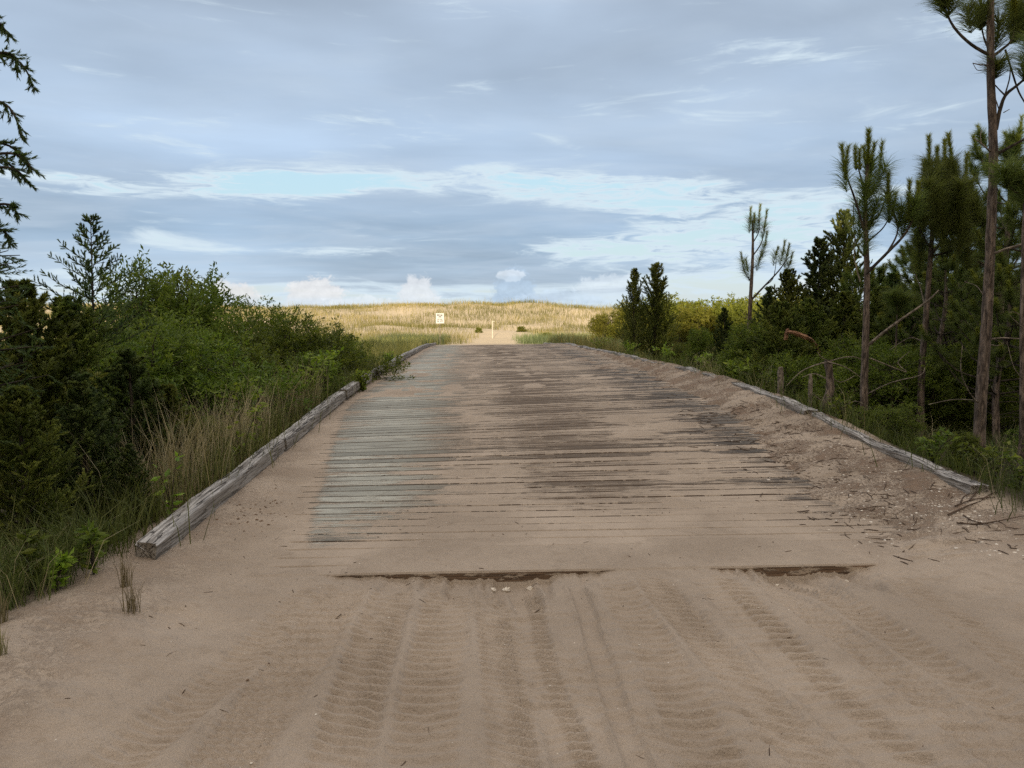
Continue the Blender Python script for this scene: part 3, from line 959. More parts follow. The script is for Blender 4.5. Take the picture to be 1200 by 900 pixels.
def cedar_mesh(seed, h=3.0, rmax=.8, nb=60, asc=.55, mat='cedar', sub=19, per=46, L=.055, W=.017, pw=.75, bare=.04, droop=0.0, subl=.36, curl=.22, ang=.55, tr=.022, cap=9.0):
    """redcedar: feathery branches around a straight leader"""
    global rng
    rng = np.random.default_rng(seed)
    g = Geo(); st = Geo()
    tp = np.array([[0, 0, -.3], [.01 * h, 0, .3 * h], [-.008 * h, .006 * h, .65 * h], [0, 0, h]])
    st.tube(tp, np.array([1, .73, .41, .09]) * tr * h * .8, 7, .08)
    seg0, seg1, tone = [], [], []
    for i in range(nb):
        t = bare + (1 - bare) * (i + rng.random() * .8) / nb
        t = min(t, .985)
        z = t * h
        a = i * 2.399 + rng.random() * .9
        ln = rmax * ((1 - t) ** pw) * (.65 + .5 * rng.random()) + .05 * h * .3
        ln = min(ln, cap * (.8 + .2 * rng.random()))
        e = asc * (.7 + .6 * rng.random()) + .35 * t
        d = np.array([math.cos(a) * math.cos(e), math.sin(a) * math.cos(e), math.sin(e)])
        n = 6
        pts = np.array([[0, 0, z]]) + d * (np.linspace(0, 1, n) * ln)[:, None]
        pts[:, 2] += (np.linspace(0, 1, n) ** 2) * ln * (curl - droop)
        pts += rng.normal(size=(n, 3)) * .012 * ln * np.linspace(0, 1, n)[:, None]
        st.tube(pts, np.linspace(.012, .002, n) * max(.35, ln), 4, cap=False)
        bt = rng.random()
        m = max(4, int(sub * (.4 + ln / min(rmax, cap) * .8)))
        for q in range(m):
            u = .18 + .82 * (q + rng.random()) / m
            u = min(u, 1.0)
            f = u * (n - 1); k = min(int(f), n - 2)
            b0 = pts[k] + (pts[k + 1] - pts[k]) * (f - k)
            bd = nrm(pts[k + 1] - pts[k])
            sd = nrm(bd * .85 + nrm(rng.normal(size=3)) * .75 + np.array([0, 0, .28 - droop * 1.4]))
            sl_ = ln * subl * (1.05 - u * .65) * (.6 + .7 * rng.random()) + .03
            seg0.append(b0); seg1.append(b0 + sd * sl_); tone.append(bt)
    s0 = np.array(seg0); s1 = np.array(seg1); tone = np.array(tone)
    ns = len(s0)
    N = ns * per
    ti = np.repeat(np.arange(ns), per)
    dirv = nrm(s1 - s0)
    tt = rng.random(N)
    B = s0[ti] + (s1 - s0)[ti] * tt[:, None]
    side = nrm(np.cross(dirv[ti], rng.normal(size=(N, 3))))
    D = nrm(dirv[ti] + side * ang)
    sz = (.6 + .7 * rng.random(N)) * (1.15 - .5 * tt)
    col = np.clip(.44 + .75 * (tone[ti] - .5) + .45 * (rng.random(N) - .5) + .18 * (tt - .5), 0, 1)
    g.needles(B, D, L * sz, W, col)
    a = g.build('crown', M[mat]); b = st.build('trunk', M['bark_dark'])
    return grab(a), grab(b)


def shoot(gn, gc, p, d, L, kind, dens=1.0, nl=.17, wd=.0042):
    """needles of one pine shoot"""
    d = nrm(np.asarray(d, float))
    if kind == 'candle':
        n = int(330 * dens * max(.5, L / .3))
        t = rng.random(n)
        B = p + d * (t * L)[:, None]
        side = nrm(np.cross(np.broadcast_to(d, (n, 3)), rng.normal(size=(n, 3))))
        D = nrm(d * .85 + side * (.45 + .4 * rng.random((n, 1))))
        gc.needles(B, D, .10 * (.7 + .5 * rng.random(n)), wd * 1.35, np.clip(.5 + .5 * (rng.random(n) - .5) + .25 * (t - .5), 0, 1))
    else:
        n = int(300 * dens)
        t = rng.random(n)
        B = p + d * (t * L)[:, None]
        side = nrm(np.cross(np.broadcast_to(d, (n, 3)), rng.normal(size=(n, 3))))
        op = .45 + .75 * rng.random((n, 1)) * (1.15 - t[:, None] * .7)
        D = nrm(d * .75 + side * op)
        gn.long_needles(B, D, nl * (.75 + .6 * rng.random(n)), wd * 1.15, np.clip(.45 + .6 * (rng.random(n) - .5) + .2 * (t - .5), 0, 1), (.25 if d[2] > .3 else .5) + .45 * rng.random(n))


def curve(pts, n=8):
    """smooth polyline through a few points"""
    pts = np.asarray(pts, float)
    if len(pts) < 3:
        t = np.linspace(0, 1, n)[:, None]
        return pts[0] * (1 - t) + pts[-1] * t
    k = len(pts); out = []
    for i in range(k - 1):
        p0 = pts[max(i - 1, 0)]; p1 = pts[i]; p2 = pts[i + 1]; p3 = pts[min(i + 2, k - 1)]
        for t in np.linspace(0, 1, max(3, n // (k - 1)), endpoint=False):
            out.append(.5 * ((2 * p1) + (-p0 + p2) * t + (2 * p0 - 5 * p1 + 4 * p2 - p3) * t * t + (-p0 + 3 * p1 - 3 * p2 + p3) * t ** 3))
    out.append(pts[-1])
    return np.array(out)


def pine_mesh(seed, h=5.0, crown0=.4, rmax=1.1, whorls=8, per=4, bare_twigs=6, dens=1.0, nl=.17, wd=.0045):
    """young pine with whorled branches that turn up at the ends"""
    global rng
    rng = np.random.default_rng(seed)
    tr = Geo(); lm = Geo(); gn = Geo(); gc = Geo()
    tp = curve([[0, 0, -.3], [.02 * h, .01, .35 * h], [-.012 * h, 0, .7 * h], [0, 0, h * .96]], 16)
    tr.tube(tp, np.linspace(.017, .004, len(tp)) * h, 9, .06)
    for wv in range(whorls):
        t = crown0 + (1 - crown0) * (wv + .3 * rng.random()) / whorls
        z = t * h
        for q in range(per):
            a = q * 6.283 / per + wv * 1.1 + rng.random() * .8
            ln = rmax * (1.08 - (t - crown0) / (1 - crown0)) ** .8 * (.6 + .5 * rng.random()) + .15
            o = np.array([np.interp(z, tp[:, 2], tp[:, 0]), np.interp(z, tp[:, 2], tp[:, 1]), z])
            rad = np.array([math.cos(a), math.sin(a), 0])
            pts = curve([o, o + rad * ln * .55 + np.array([0, 0, ln * .22]), o + rad * ln + np.array([0, 0, ln * (.75 + .3 * rng.random())])], 8)
            lm.tube(pts, np.linspace(.016, .006, len(pts)) * (.5 + ln), 5, cap=False)
            for k in (0.55, .75, .9):
                i = int(k * (len(pts) - 1))
                dd = nrm(nrm(pts[i] - pts[i - 1]) + rng.normal(size=3) * .5 + np.array([0, 0, .35]))
                shoot(gn, gc, pts[i], dd, .16 + .1 * rng.random(), 'brush', dens * .7, nl, wd)
            dd = nrm(pts[-1] - pts[-2])
            shoot(gn, gc, pts[-1] - dd * .12, dd, .26, 'brush', dens, nl, wd)
            shoot(gn, gc, pts[-1] + dd * .05, nrm(dd + np.array([0, 0, .8])), .20 + .12 * rng.random(), 'candle', dens, nl, wd)
    for q in range(5):
        dd = nrm(np.array([rng.normal() * .25, rng.normal() * .25, 1.0]))
        shoot(gn, gc, tp[-1] - np.array([0, 0, .2]), dd, .3, 'brush', dens, nl, wd)
        shoot(gn, gc, tp[-1], dd, .22 + .2 * rng.random(), 'candle', dens, nl, wd)
    for q in range(bare_twigs):
        z = h * crown0 * (.3 + .7 * rng.random()); a = rng.random() * 6.28; ln = .3 + .8 * rng.random()
        o = np.array([np.interp(z, tp[:, 2], tp[:, 0]), 0, z])
        rad = np.array([math.cos(a), math.sin(a), -.1 + .5 * rng.random()])
        lm.tube(curve([o, o + rad * ln * .5 + np.array([0, 0, .05]), o + rad * ln + np.array([0, 0, -.05 * rng.random()])], 6), np.linspace(.012, .003, 7)[:len(curve([o, o, o], 6))], 4, cap=False)
    a = gn.build('needles', M['pine']); b = gc.build('young_shoots', M['pine_candle']); c = tr.build('trunk', M['bark']); d = lm.build('limbs', M['bark_dark'])
    return grab(a), grab(b), grab(c), grab(d)


def put(name, parts, x, y, s, rz, label, cat, group=None, z=None, sq=(1, 1)):
    """one plant: an Empty at its foot with its parts"""
    if z is None:
        z = gz(x, y)
    e = empty(name, (x, y, z - .02), rz, (s * sq[0], s * sq[1], s))
    for me, nm in parts:
        o = bpy.data.objects.new(nm, me)
        COL.objects.link(o)
        o.parent = e
    tag(e, label, cat, group)
    return e


def put_px(name, parts, h0, px, Y, top, rz, label, cat, group=None, wide=1.0):
    """stand a plant of model height h0 at distance Y with its top at a given height"""
    q = P(px, top, Y)
    z = gz(q[0], Y)
    s = (q[2] - z) / h0
    return put(name, parts, q[0], Y, s, rz, label, cat, group, z, (wide, wide))


SH = [shrub_mesh(101, 2.0, 1.15, 1.05, 13, 1000, 24), shrub_mesh(102, 2.0, 1.3, 1.1, 15, 1100, 24, L=.055, W=.018), shrub_mesh(103, 2.0, .95, .95, 11, 850, 24, tall=.8)]
SHG = [shrub_mesh(104, 2.0, 1.3, 1.1, 15, 900, 22, L=.085, W=.032, mat='myrtle_sunlit', tall=.7), shrub_mesh(105, 2.0, 1.05, 1.0, 12, 800, 22, L=.085, W=.032, mat='myrtle_sunlit', tall=.8)]
CE = [cedar_mesh(201, 3.0, .85, 84), cedar_mesh(202, 3.0, 1.15, 96, mat='cedar_olive'), cedar_mesh(203, 3.0, .85, 66, asc=.85, pw=.60, mat='cedar_olive', per=34, W=.013, L=.06, subl=.46)]
PI_ = [pine_mesh(301, 5.0, .30, 1.2, 9, 4, 8), pine_mesh(302, 5.0, .22, 1.3, 10, 4, 5)]

# ------------------------------------------------------------------ left bank
GL = 'green shrubs on the left bank'
put_px('shrub', SH[0], 2.0, 176, 14, 306, .4, 'tall green shrub just right of the lone young cedar, highest of the left bushes', 'shrub', GL)
put_px('shrub', SH[2], 2.0, 222, 15, 316, 1.9, 'rounded green shrub standing second right of the lone young cedar against the sky', 'shrub', GL, 1.1)
put_px('shrub', SH[1], 2.0, 266, 16.5, 346, 2.7, 'lower green shrub where the tall left bushes slope down to the dune grass', 'shrub', GL, 1.0)
put_px('shrub', SH[1], 2.0, 348, 18.5, 372, 5.0, 'wide low shrub in front of the grassy dunes left of the bridge', 'shrub', GL, 1.35)
put_px('shrub', SH[0], 2.0, 390, 19.5, 388, 3.6, 'small rounded shrub nearest the left kerb, at the right end of the left bushes', 'shrub', GL, 1.0)
put_px('shrub', SH[2], 2.0, 300, 13.0, 402, .9, 'dense shrub above the dry grass beside the left kerb', 'shrub', GL, 1.3)
put_px('shrub', SH[0], 2.0, 218, 11.0, 392, 4.2, 'dark shrub below the tall left bushes, left of the dry grass', 'shrub', GL, 1.4)
put_px('shrub', SH[1], 2.0, 120, 11.5, 362, 2.2, 'dark shrub at the foot of the lone young cedar', 'shrub', GL, 1.2)
put_px('shrub', SH[2], 2.0, 246, 8.6, 486, 1.2, 'small light green bush in the dry grass close to the left kerb', 'shrub', GL, 1.1)
put_px('shrub', SH[1], 2.0, 308, 17.0, 372, 1.4, 'full leafy shrub filling the slope of the left bushes below the dunes', 'shrub', GL, 1.5)
put_px('shrub', SH[0], 2.0, 378, 17.5, 386, 2.9, 'full rounded shrub second from the right end of the left bushes', 'shrub', GL, 1.6)
put_px('shrub', SH[1], 2.0, 396, 20.5, 396, .9, 'rounded shrub at the very right end of the left bushes above the kerb', 'shrub', GL, .85)
put_px('shrub', SH[2], 2.0, 356, 14.5, 412, 4.4, 'low leafy shrub behind the row of lime weeds by the left kerb', 'shrub', GL, 1.6)
GC = 'dark cedars at the left edge'
put_px('young_cedar', cedar_mesh(211, 3.2, 1.85, 58, asc=.16, sub=22, per=20, pw=1.08, bare=.56, mat='cedar', W=.009, L=.034, subl=.16, curl=.16, ang=.30, tr=.012, cap=.64), 3.2, 106, 9.0, 252, .3, 'lone young cedar with open pointed crown standing out against the sky', 'tree')
put_px('cedar_tree', CE[1], 3.0, 22, 8.0, 334, .7, 'bushy dark cedar at the left edge, topped by sky below the overhanging branches', 'tree', GC, 1.3)
put_px('cedar_tree', CE[1], 3.0, 78, 8.6, 352, 2.1, 'dark cedar between the left edge and the lone young cedar', 'tree', GC, 1.25)
put_px('cedar_tree', CE[0], 3.0, 150, 7.6, 412, 3.3, 'olive dark cedar low in front of the tall left shrubs', 'tree', GC, 1.45)
put_px('cedar_tree', CE[0], 3.0, 96, 6.6, 440, 1.0, 'shadowy cedar with bare lower trunk behind the weeds at left', 'tree', GC, 1.3)
put_px('cedar_tree', CE[1], 3.0, 196, 7.9, 452, 4.6, 'small dark cedar beside the dry grass near the left kerb', 'tree', GC, 1.25)
put_px('cedar_tree', CE[1], 3.0, 20, 5.9, 455, 5.2, 'very dark low cedar in the left corner above the weeds', 'tree', GC, 1.25)
put_px('cedar_tree', CE[0], 3.0, 150, 6.4, 520, .2, 'lowest dark cedar just behind the near end of the left kerb', 'tree', GC, 1.35)


def edge_cedar():
    """tall cedar outside the left edge whose sprays hang into view"""
    global rng
    rng = np.random.default_rng(77)
    Y0 = 6.0
    base = P(-70, 500, Y0); bx = base[0] - .25
    bz = gz(bx, Y0)
    e = empty('tall_cedar', (bx, Y0, bz))
    tag(e, 'tall cedar outside the left edge with dark sprays hanging into the sky', 'tree')
    off = np.array([bx, Y0, bz])
    st = Geo(); g = Geo()
    st.tube(curve([[0, 0, -.3], [.05, 0, 2], [0, .05, 4.5], [.05, 0, 7.5]], 14), np.linspace(.13, .03, 14)[:len(curve([[0, 0, 0]] * 4, 14))], 9, .06)
    ends = [((40, 104), (6, 66), .3), ((20, 80), (-2, 62), .0), ((26, 160), (-6, 118), .1), ((40, 200), (2, 180), -.2), ((36, 216), (0, 196), .25), ((28, 190), (-6, 168), .1), ((20, 250), (-4, 240), .0), ((12, 284), (-10, 268), .2), ((10, 40), (-22, 20), 0.1), ((22, 206), (-10, 186), .35)]
    s0, s1 = [], []
    for (tip, inn, dy) in ends:
        p2 = P(tip[0], tip[1], Y0 + dy) - off; p1 = P(inn[0], inn[1], Y0 + dy) - off
        p0 = np.array([0.0, 0, p1[2] - .25])
        pts = curve([p0, p1, p2], 14)
        st.tube(pts, np.linspace(.02, .003, len(pts)), 5, cap=False)
        for q in range(22):
            u = .35 + .65 * (q + rng.random()) / 22
            f = min(u, .999) * (len(pts) - 1); k = int(f)
            b0 = pts[k] + (pts[k + 1] - pts[k]) * (f - k)
            bd = nrm(pts[k + 1] - pts[k])
            sd = nrm(bd * .9 + rng.normal(size=3) * .5 + np.array([0, 0, -.08]))
            s0.append(b0); s1.append(b0 + sd * (.04 + .10 * rng.random()) * (1.25 - .7 * u))
    for q in range(240):                       # the part of the crown beyond the frame and low down
        a = rng.random() * 6.28; z = .4 + rng.random() * 2.6; ln = (1.25 - z * .14) * (.5 + .5 * rng.random())
        o = np.array([0, 0, z]); d = np.array([math.cos(a), math.sin(a), .15 + .3 * rng.random()])
        tip = o + d * ln
        st.tube([o, (o + tip) / 2 + [0, 0, .05], tip], [.015, .01, .003], 4, cap=False)
        for k in range(7):
            b0 = o + d * ln * (.35 + .65 * (k + rng.random()) / 7)
            sd = nrm(d * .8 + rng.normal(size=3) * .5 + np.array([0, 0, -.3]))
            s0.append(b0); s1.append(b0 + sd * (.10 + .16 * rng.random()))
    for q in range(120):
        a = 1.9 + rng.random() * 3.2; z = 3 + rng.random() * 4.3; ln = (1.3 - (z - 3) * .2) * (.5 + .5 * rng.random())
        o = np.array([0, 0, z]); d = np.array([math.cos(a), math.sin(a), .25]); tip = o + d * ln
        st.tube([o, tip], [.014, .003], 4, cap=False)
        for k in range(9):
            b0 = o + d * ln * (.3 + .7 * (k + rng.random()) / 9)
            s0.append(b0); s1.append(b0 + nrm(d + rng.normal(size=3) * .5) * (.1 + .15 * rng.random()))
    s0 = np.array(s0); s1 = np.array(s1)
    per = 30
    ti = np.repeat(np.arange(len(s0)), per); N = len(ti)
    tt = rng.random(N); dv = nrm(s1 - s0)[ti]
    D = nrm(dv + nrm(np.cross(dv, rng.normal(size=(N, 3)))) * .5)
    g.needles(s0[ti] + (s1 - s0)[ti] * tt[:, None], D, .04 * (.6 + .7 * rng.random(N)), .010, np.clip(.35 + .5 * (rng.random(N) - .5), 0, 1))
    g.build('crown', M['cedar'], e); st.build('trunk', M['bark_dark'], e)


edge_cedar()

# ------------------------------------------------------------------ right bank
GR = 'shrubs on the right bank'
put_px('columnar_cedar', CE[2], 3.0, 744, 24.0, 318, .3, 'slim dark cedar at the right roadside, left one of the close pair', 'tree', None, 1.0)
put_px('columnar_cedar', CE[2], 3.0, 769, 24.6, 312, 2.5, 'fuller dark cedar at the right roadside, right one of the close pair', 'tree', None, 1.3)
put_px('sunlit_shrub', SHG[0], 2.0, 712, 47, 362, .3, 'low sunlit shrub at the edge of the dune grass, left of the cedar pair', 'shrub', GR, .9)
put_px('sunlit_shrub', SHG[1], 2.0, 738, 44, 352, 1.3, 'yellow green sunlit shrub partly hidden behind the cedar pair', 'shrub', GR, 1.1)
put_px('sunlit_shrub', SHG[1], 2.0, 790, 46, 343, .8, 'farther golden sunlit shrub whose top shows just right of the cedar pair', 'shrub', GR, 1.6)
put_px('sunlit_shrub', SHG[0], 2.0, 868, 45, 340, 3.8, 'farther golden sunlit shrub whose top shows left of the small lone pine', 'shrub', GR, 1.7)
put_px('sunlit_shrub', SHG[1], 2.0, 935, 44, 338, 1.9, 'farther golden sunlit shrub glimpsed between the small lone pine and the pointed cedars', 'shrub', GR, 1.7)
put_px('sunlit_shrub', SHG[0], 2.0, 808, 38, 350, 2.3, 'golden sunlit shrub just right of the cedar pair', 'shrub', GR, 1.25)
put_px('sunlit_shrub', SHG[1], 2.0, 842, 37, 352, 4.3, 'golden sunlit shrub left of the small lone pine', 'shrub', GR, 1.3)
put_px('sunlit_shrub', SHG[0], 2.0, 900, 36, 346, 5.3, 'golden sunlit shrub seen right behind the small lone pine', 'shrub', GR, 1.2)
put_px('shrub', SH[0], 2.0, 800, 24.0, 402, 1.3, 'dull green bush at the roadside right of the cedar pair', 'shrub', GR, 1.2)
put_px('shrub', SH[2], 2.0, 826, 22.0, 384, 2.0, 'upright olive shrub in front of the golden sunlit shrubs', 'shrub', GR, 1.1)
put_px('cedar_tree', CE[0], 3.0, 849, 21.0, 362, 2.2, 'small dark pointed cedar left of the lone small pine', 'tree', None, 1.0)
put_px('shrub', SH[1], 2.0, 872, 19.0, 400, 3.0, 'low tangled shrub under the small lone pine beside the kerb', 'shrub', GR, 1.2)
put_px('shrub', SH[0], 2.0, 905, 16.0, 396, 4.4, 'dark shrub around the broken orange branch', 'shrub', GR, 1.2)
put_px('shrub', SH[1], 2.0, 838, 18.0, 424, .8, 'knee high leafy bush against the right kerb where it bends', 'shrub', GR, 1.3)
put_px('shrub', SH[2], 2.0, 780, 25.0, 416, .8, 'small bright bush at the foot of the cedar pair', 'shrub', GR, 1.4)
put_px('cedar_tree', CE[1], 3.0, 924, 17.5, 318, .4, 'pointed dark cedar first to the right of the lone small pine', 'tree', None, 1.0)
put_px('cedar_tree', CE[0], 3.0, 962, 18.5, 282, 1.4, 'tall pointed olive cedar left of the candle topped pines', 'tree', None, 1.2)
put_px('cedar_tree', CE[1], 3.0, 990, 19.5, 250, 3.4, 'tallest pointed cedar just left of the slender candle topped pine', 'tree', None, .8)
put_px('cedar_tree', CE[1], 3.0, 948, 15.0, 352, 5.0, 'broad olive cedar behind the weathered posts', 'tree', None, 1.25)
put_px('cedar_tree', CE[1], 3.0, 990, 15.5, 344, 2.0, 'broad dark cedar behind the slender pine trunk', 'tree', None, 1.3)
put_px('cedar_tree', CE[0], 3.0, 1046, 16.0, 322, 4.0, 'dark cedar between the two candle topped pines', 'tree', None, 1.3)
put_px('shrub', SH[1], 2.0, 940, 13.5, 418, 2.8, 'dark shrub directly behind the weathered posts', 'shrub', GR, 1.2)
put_px('shrub', SH[0], 2.0, 1040, 13.8, 400, 5.8, 'dark understory shrub between the two nearest candle topped pine trunks', 'shrub', GR, 1.35)
put_px('shrub', SH[1], 2.0, 1115, 13.0, 392, .3, 'dark understory shrub behind and left of the thick bare pine trunk', 'shrub', GR, 1.35)
put_px('shrub', SH[2], 2.0, 1180, 12.2, 380, 1.7, 'dark understory shrub right of the thick bare pine trunk', 'shrub', GR, 1.3)
for i, (px, Y, top, wd_, lb) in enumerate([(955, 23, 352, 1.5, 'farther dark shrub filling the gaps behind the pointed cedars'), (1010, 22, 340, 1.5, 'farther dark shrub seen left and right of the slender pine trunk'), (1060, 23, 332, 1.5, 'farther dark shrub between the candle topped pine trunks'),
                                      (1110, 21, 326, 1.5, 'farther dark shrub behind the bushy candle topped pine'), (1160, 20, 318, 1.5, 'farther dark shrub behind the thick bare pine trunk'), (1200, 17, 320, 1.5, 'farther dark shrub at the right picture edge')]):
    put_px('shrub', SH[i % 3], 2.0, px, Y, top, i * 1.3, lb, 'shrub', GR, wd_ * .8)
for i, (pp, px, Y, top, wd_, nm, lb) in enumerate([(CE[1], 916, 14.0, 356, 1.3, 'cedar_tree', 'olive cedar just left of the broken orange branch'), (SH[1], 975, 12.6, 392, 1.35, 'shrub', 'leafy green shrub between the stake and the slender pine trunk'),
                                                  (CE[1], 1035, 14.6, 338, 1.2, 'cedar_tree', 'olive cedar just right of the slender pine trunk'), (SH[0], 1068, 12.6, 412, 1.3, 'shrub', 'leafy green shrub at the foot of the bushy candle topped pine'), (SH[2], 890, 17.5, 378, 1.3, 'shrub', 'leafy green shrub right below the small lone pine')]):
    put_px(nm, pp, 3.0 if nm == 'cedar_tree' else 2.0, px, Y, top, i * 1.9, lb, 'tree' if nm == 'cedar_tree' else 'shrub', GR if nm == 'shrub' else None, wd_)
for i, (xx, yy, hh, lb) in enumerate([(5.75, 9.7, .75, 'low rounded bush by the kerb left of the thick bare pine trunk'), (5.6, 11.4, .7, 'low rounded bush by the kerb below the slender pine trunk'), (5.7, 13.4, .8, 'low rounded bush by the kerb just behind the short weathered post'),
                                       (6.9, 8.0, .6, 'low rounded bush right of the foot of the thick bare pine trunk'), (5.9, 8.2, .5, 'lowest rounded bush nearest the camera beyond the right kerb')]):
    put('shrub', SH[(i + 1) % 3], xx, yy, hh / 2.0, i * 1.7, lb, 'shrub', GR, None, (1.4, 1.4))
GP = 'dense young pines behind the bare pine trunk'
put_px('pine_tree', PI_[1], 5.0, 1128, 15.5, 232, .2, 'dense young pine whose top shows left of the thick bare trunk', 'tree', GP, 1.2)
put_px('pine_tree', PI_[0], 5.0, 1186, 14.0, 166, 1.2, 'dense young pine rising right of the thick bare trunk', 'tree', GP, 1.0)
put_px('pine_tree', PI_[1], 5.0, 1160, 17.5, 262, 2.6, 'dense young pine seen through behind the thick bare trunk', 'tree', GP, 1.35)
put_px('pine_tree', PI_[1], 5.0, 1075, 18.0, 296, 4.0, 'low dense pine filling the gap between the two candle topped pines', 'tree', GP, 1.3)
put_px('pine_tree', PI_[1], 5.0, 1022, 17.0, 318, 5.6, 'dense low pine behind the slender candle topped pine', 'tree', GP, 1.2)
put_px('pine_tree', PI_[1], 5.0, 1108, 13.6, 300, 3.1, 'low bushy pine between the bushy candle topped pine and the thick bare trunk', 'tree', GP, 1.25)
put_px('pine_tree', PI_[0], 5.0, 1182, 10.6, 318, 2.2, 'low bushy pine just right of the thick bare trunk', 'tree', GP, 1.35)
put_px('cedar_tree', CE[0], 3.0, 902, 19.0, 338, 2.6, 'small pointed cedar directly right of the small lone pine trunk', 'tree', None, 1.1)
put_px('pine_tree', PI_[0], 5.0, 1215, 11.0, 230, 5.0, 'dark pine leaning in at the right edge', 'tree', GP, 1.1)


def hero_pine(name, Y0, foot, label, trunk_px, r0, r1, limbs, shoots, dead=(), group=None, densk=1.05):
    """a pine drawn branch by branch; every entry has its own distance offset"""
    f = P(foot[0], foot[1], Y0)
    bz = gz(f[0], Y0)
    off = np.array([f[0], Y0, bz])
    e = empty(name, tuple(off))
    tag(e, label, 'tree', group)
    tr = Geo(); lm = Geo(); gn = Geo(); gc = Geo(); dg = Geo()
    q = [np.array([0, 0, -.3])] + [P(a, b, Y0 + d) - off for (a, b, d) in trunk_px]
    tp = curve(q, 40)
    rr = np.linspace(r0, r1, len(tp)); rr[:3] *= np.array([1.3, 1.15, 1.05])
    tr.tube(tp, rr, 12, .07, seed=int(foot[0]))
    for pts, ra, rb in limbs:
        c = curve([P(a, b, Y0 + d) - off for (a, b, d) in pts], 12)
        lm = Geo()
        lm.tube(c, np.linspace(ra, rb, len(c)), 6, .06)
        lm.build('limb', M['bark_dark'], e)
    for pts, ra, rb in dead:
        c = curve([P(a, b, Y0 + d) - off for (a, b, d) in pts], 10)
        dg = Geo()
        dg.tube(c, np.linspace(ra, rb, len(c)), 5, .08)
        dg.build('dead_branch', M['dead_wood'], e)
    for (x0, y0, x1, y1, d, kind, dens) in shoots:
        a = P(x0, y0, Y0 + d) - off; b = P(x1, y1, Y0 + d + rng.normal() * .08) - off
        shoot(gn, gc, a, b - a, np.linalg.norm(b - a), kind, dens * densk, .27, .0042)
    tr.build('trunk', M['bark'], e); 
    if gn.V: gn.build('needles', M['pine'], e)
    if gc.V: gc.build('young_shoots', M['pine_candle'], e)
    return e


rng = np.random.default_rng(500)
# slender pine A
hero_pine('pine_tree', 11.0, (1013, 505), 'slender pine with upright candles and a bent left arm, first tall pine from the bridge',
          [(1013, 440, 0), (1016, 330, .05), (1014, 250, 0), (1017, 190, 0)], .066, .020,
          [([(1012, 270, 0), (1004, 240, -.1), (992, 206, -.15)], .022, .010), ([(1014, 235, 0), (1008, 205, .1), (1003, 190, .1)], .016, .008),
           ([(1016, 320, 0), (1040, 296, -.1), (1062, 272, -.15), (1078, 238, -.2)], .028, .012), ([(1040, 296, -.1), (1052, 270, 0), (1044, 240, 0)], .016, .008),
           ([(1015, 262, 0), (1030, 252, .2), (1040, 225, .2)], .016, .008), ([(1015, 284, 0), (1034, 268, .3), (1046, 248, .3)], .014, .006), ([(1012, 300, 0), (1002, 280, .2), (1000, 240, .2)], .014, .006)],
          [(992, 212, 986, 170, -.15, 'candle', 1.5), (990, 205, 994, 172, -.15, 'candle', 1.0), (992, 226, 989, 195, -.15, 'brush', .7),
           (1017, 195, 1018, 153, 0, 'candle', 2.0), (1016, 205, 1012, 172, .1, 'candle', 1.5), (1018, 205, 1025, 168, .1, 'candle', 1.2), (1003, 200, 1002, 172, .1, 'candle', 1.4), (1008, 200, 1007, 175, -.1, 'candle', 1.2), (1030, 205, 1034, 166, .2, 'candle', .8),
           (1016, 235, 1022, 190, 0, 'brush', 2.2), (1020, 230, 1038, 195, .1, 'brush', 1.6), (1014, 260, 1013, 215, 0, 'brush', 2.0), (1018, 270, 1028, 235, .1, 'brush', 1.6), (1008, 280, 1005, 240, .1, 'brush', 1.2),
           (1040, 240, 1041, 203, 0, 'candle', 1.6), (1042, 262, 1042, 228, 0, 'brush', 1.8), (1046, 254, 1050, 226, .3, 'candle', 1.0),
           (1052, 270, 1056, 244, 0, 'brush', 1.5), (1064, 262, 1066, 212, -.15, 'candle', 1.2), (1074, 246, 1076, 214, -.2, 'candle', 1.2), (1068, 262, 1072, 235, -.15, 'brush', 1.4), (1056, 280, 1064, 250, 0, 'brush', 1.2), (1012, 300, 1016, 262, 0, 'brush', 1.4)],
          [([(1017, 405, 0), (1045, 382, -.2), (1085, 354, -.3), (1100, 340, -.3)], .026, .010), ([(1008, 330, 0), (1001, 300, .1), (1003, 262, .2)], .012, .004), ([(1016, 462, 0), (1045, 448, -.3), (1078, 440, -.5), (1084, 430, -.5)], .010, .004)])
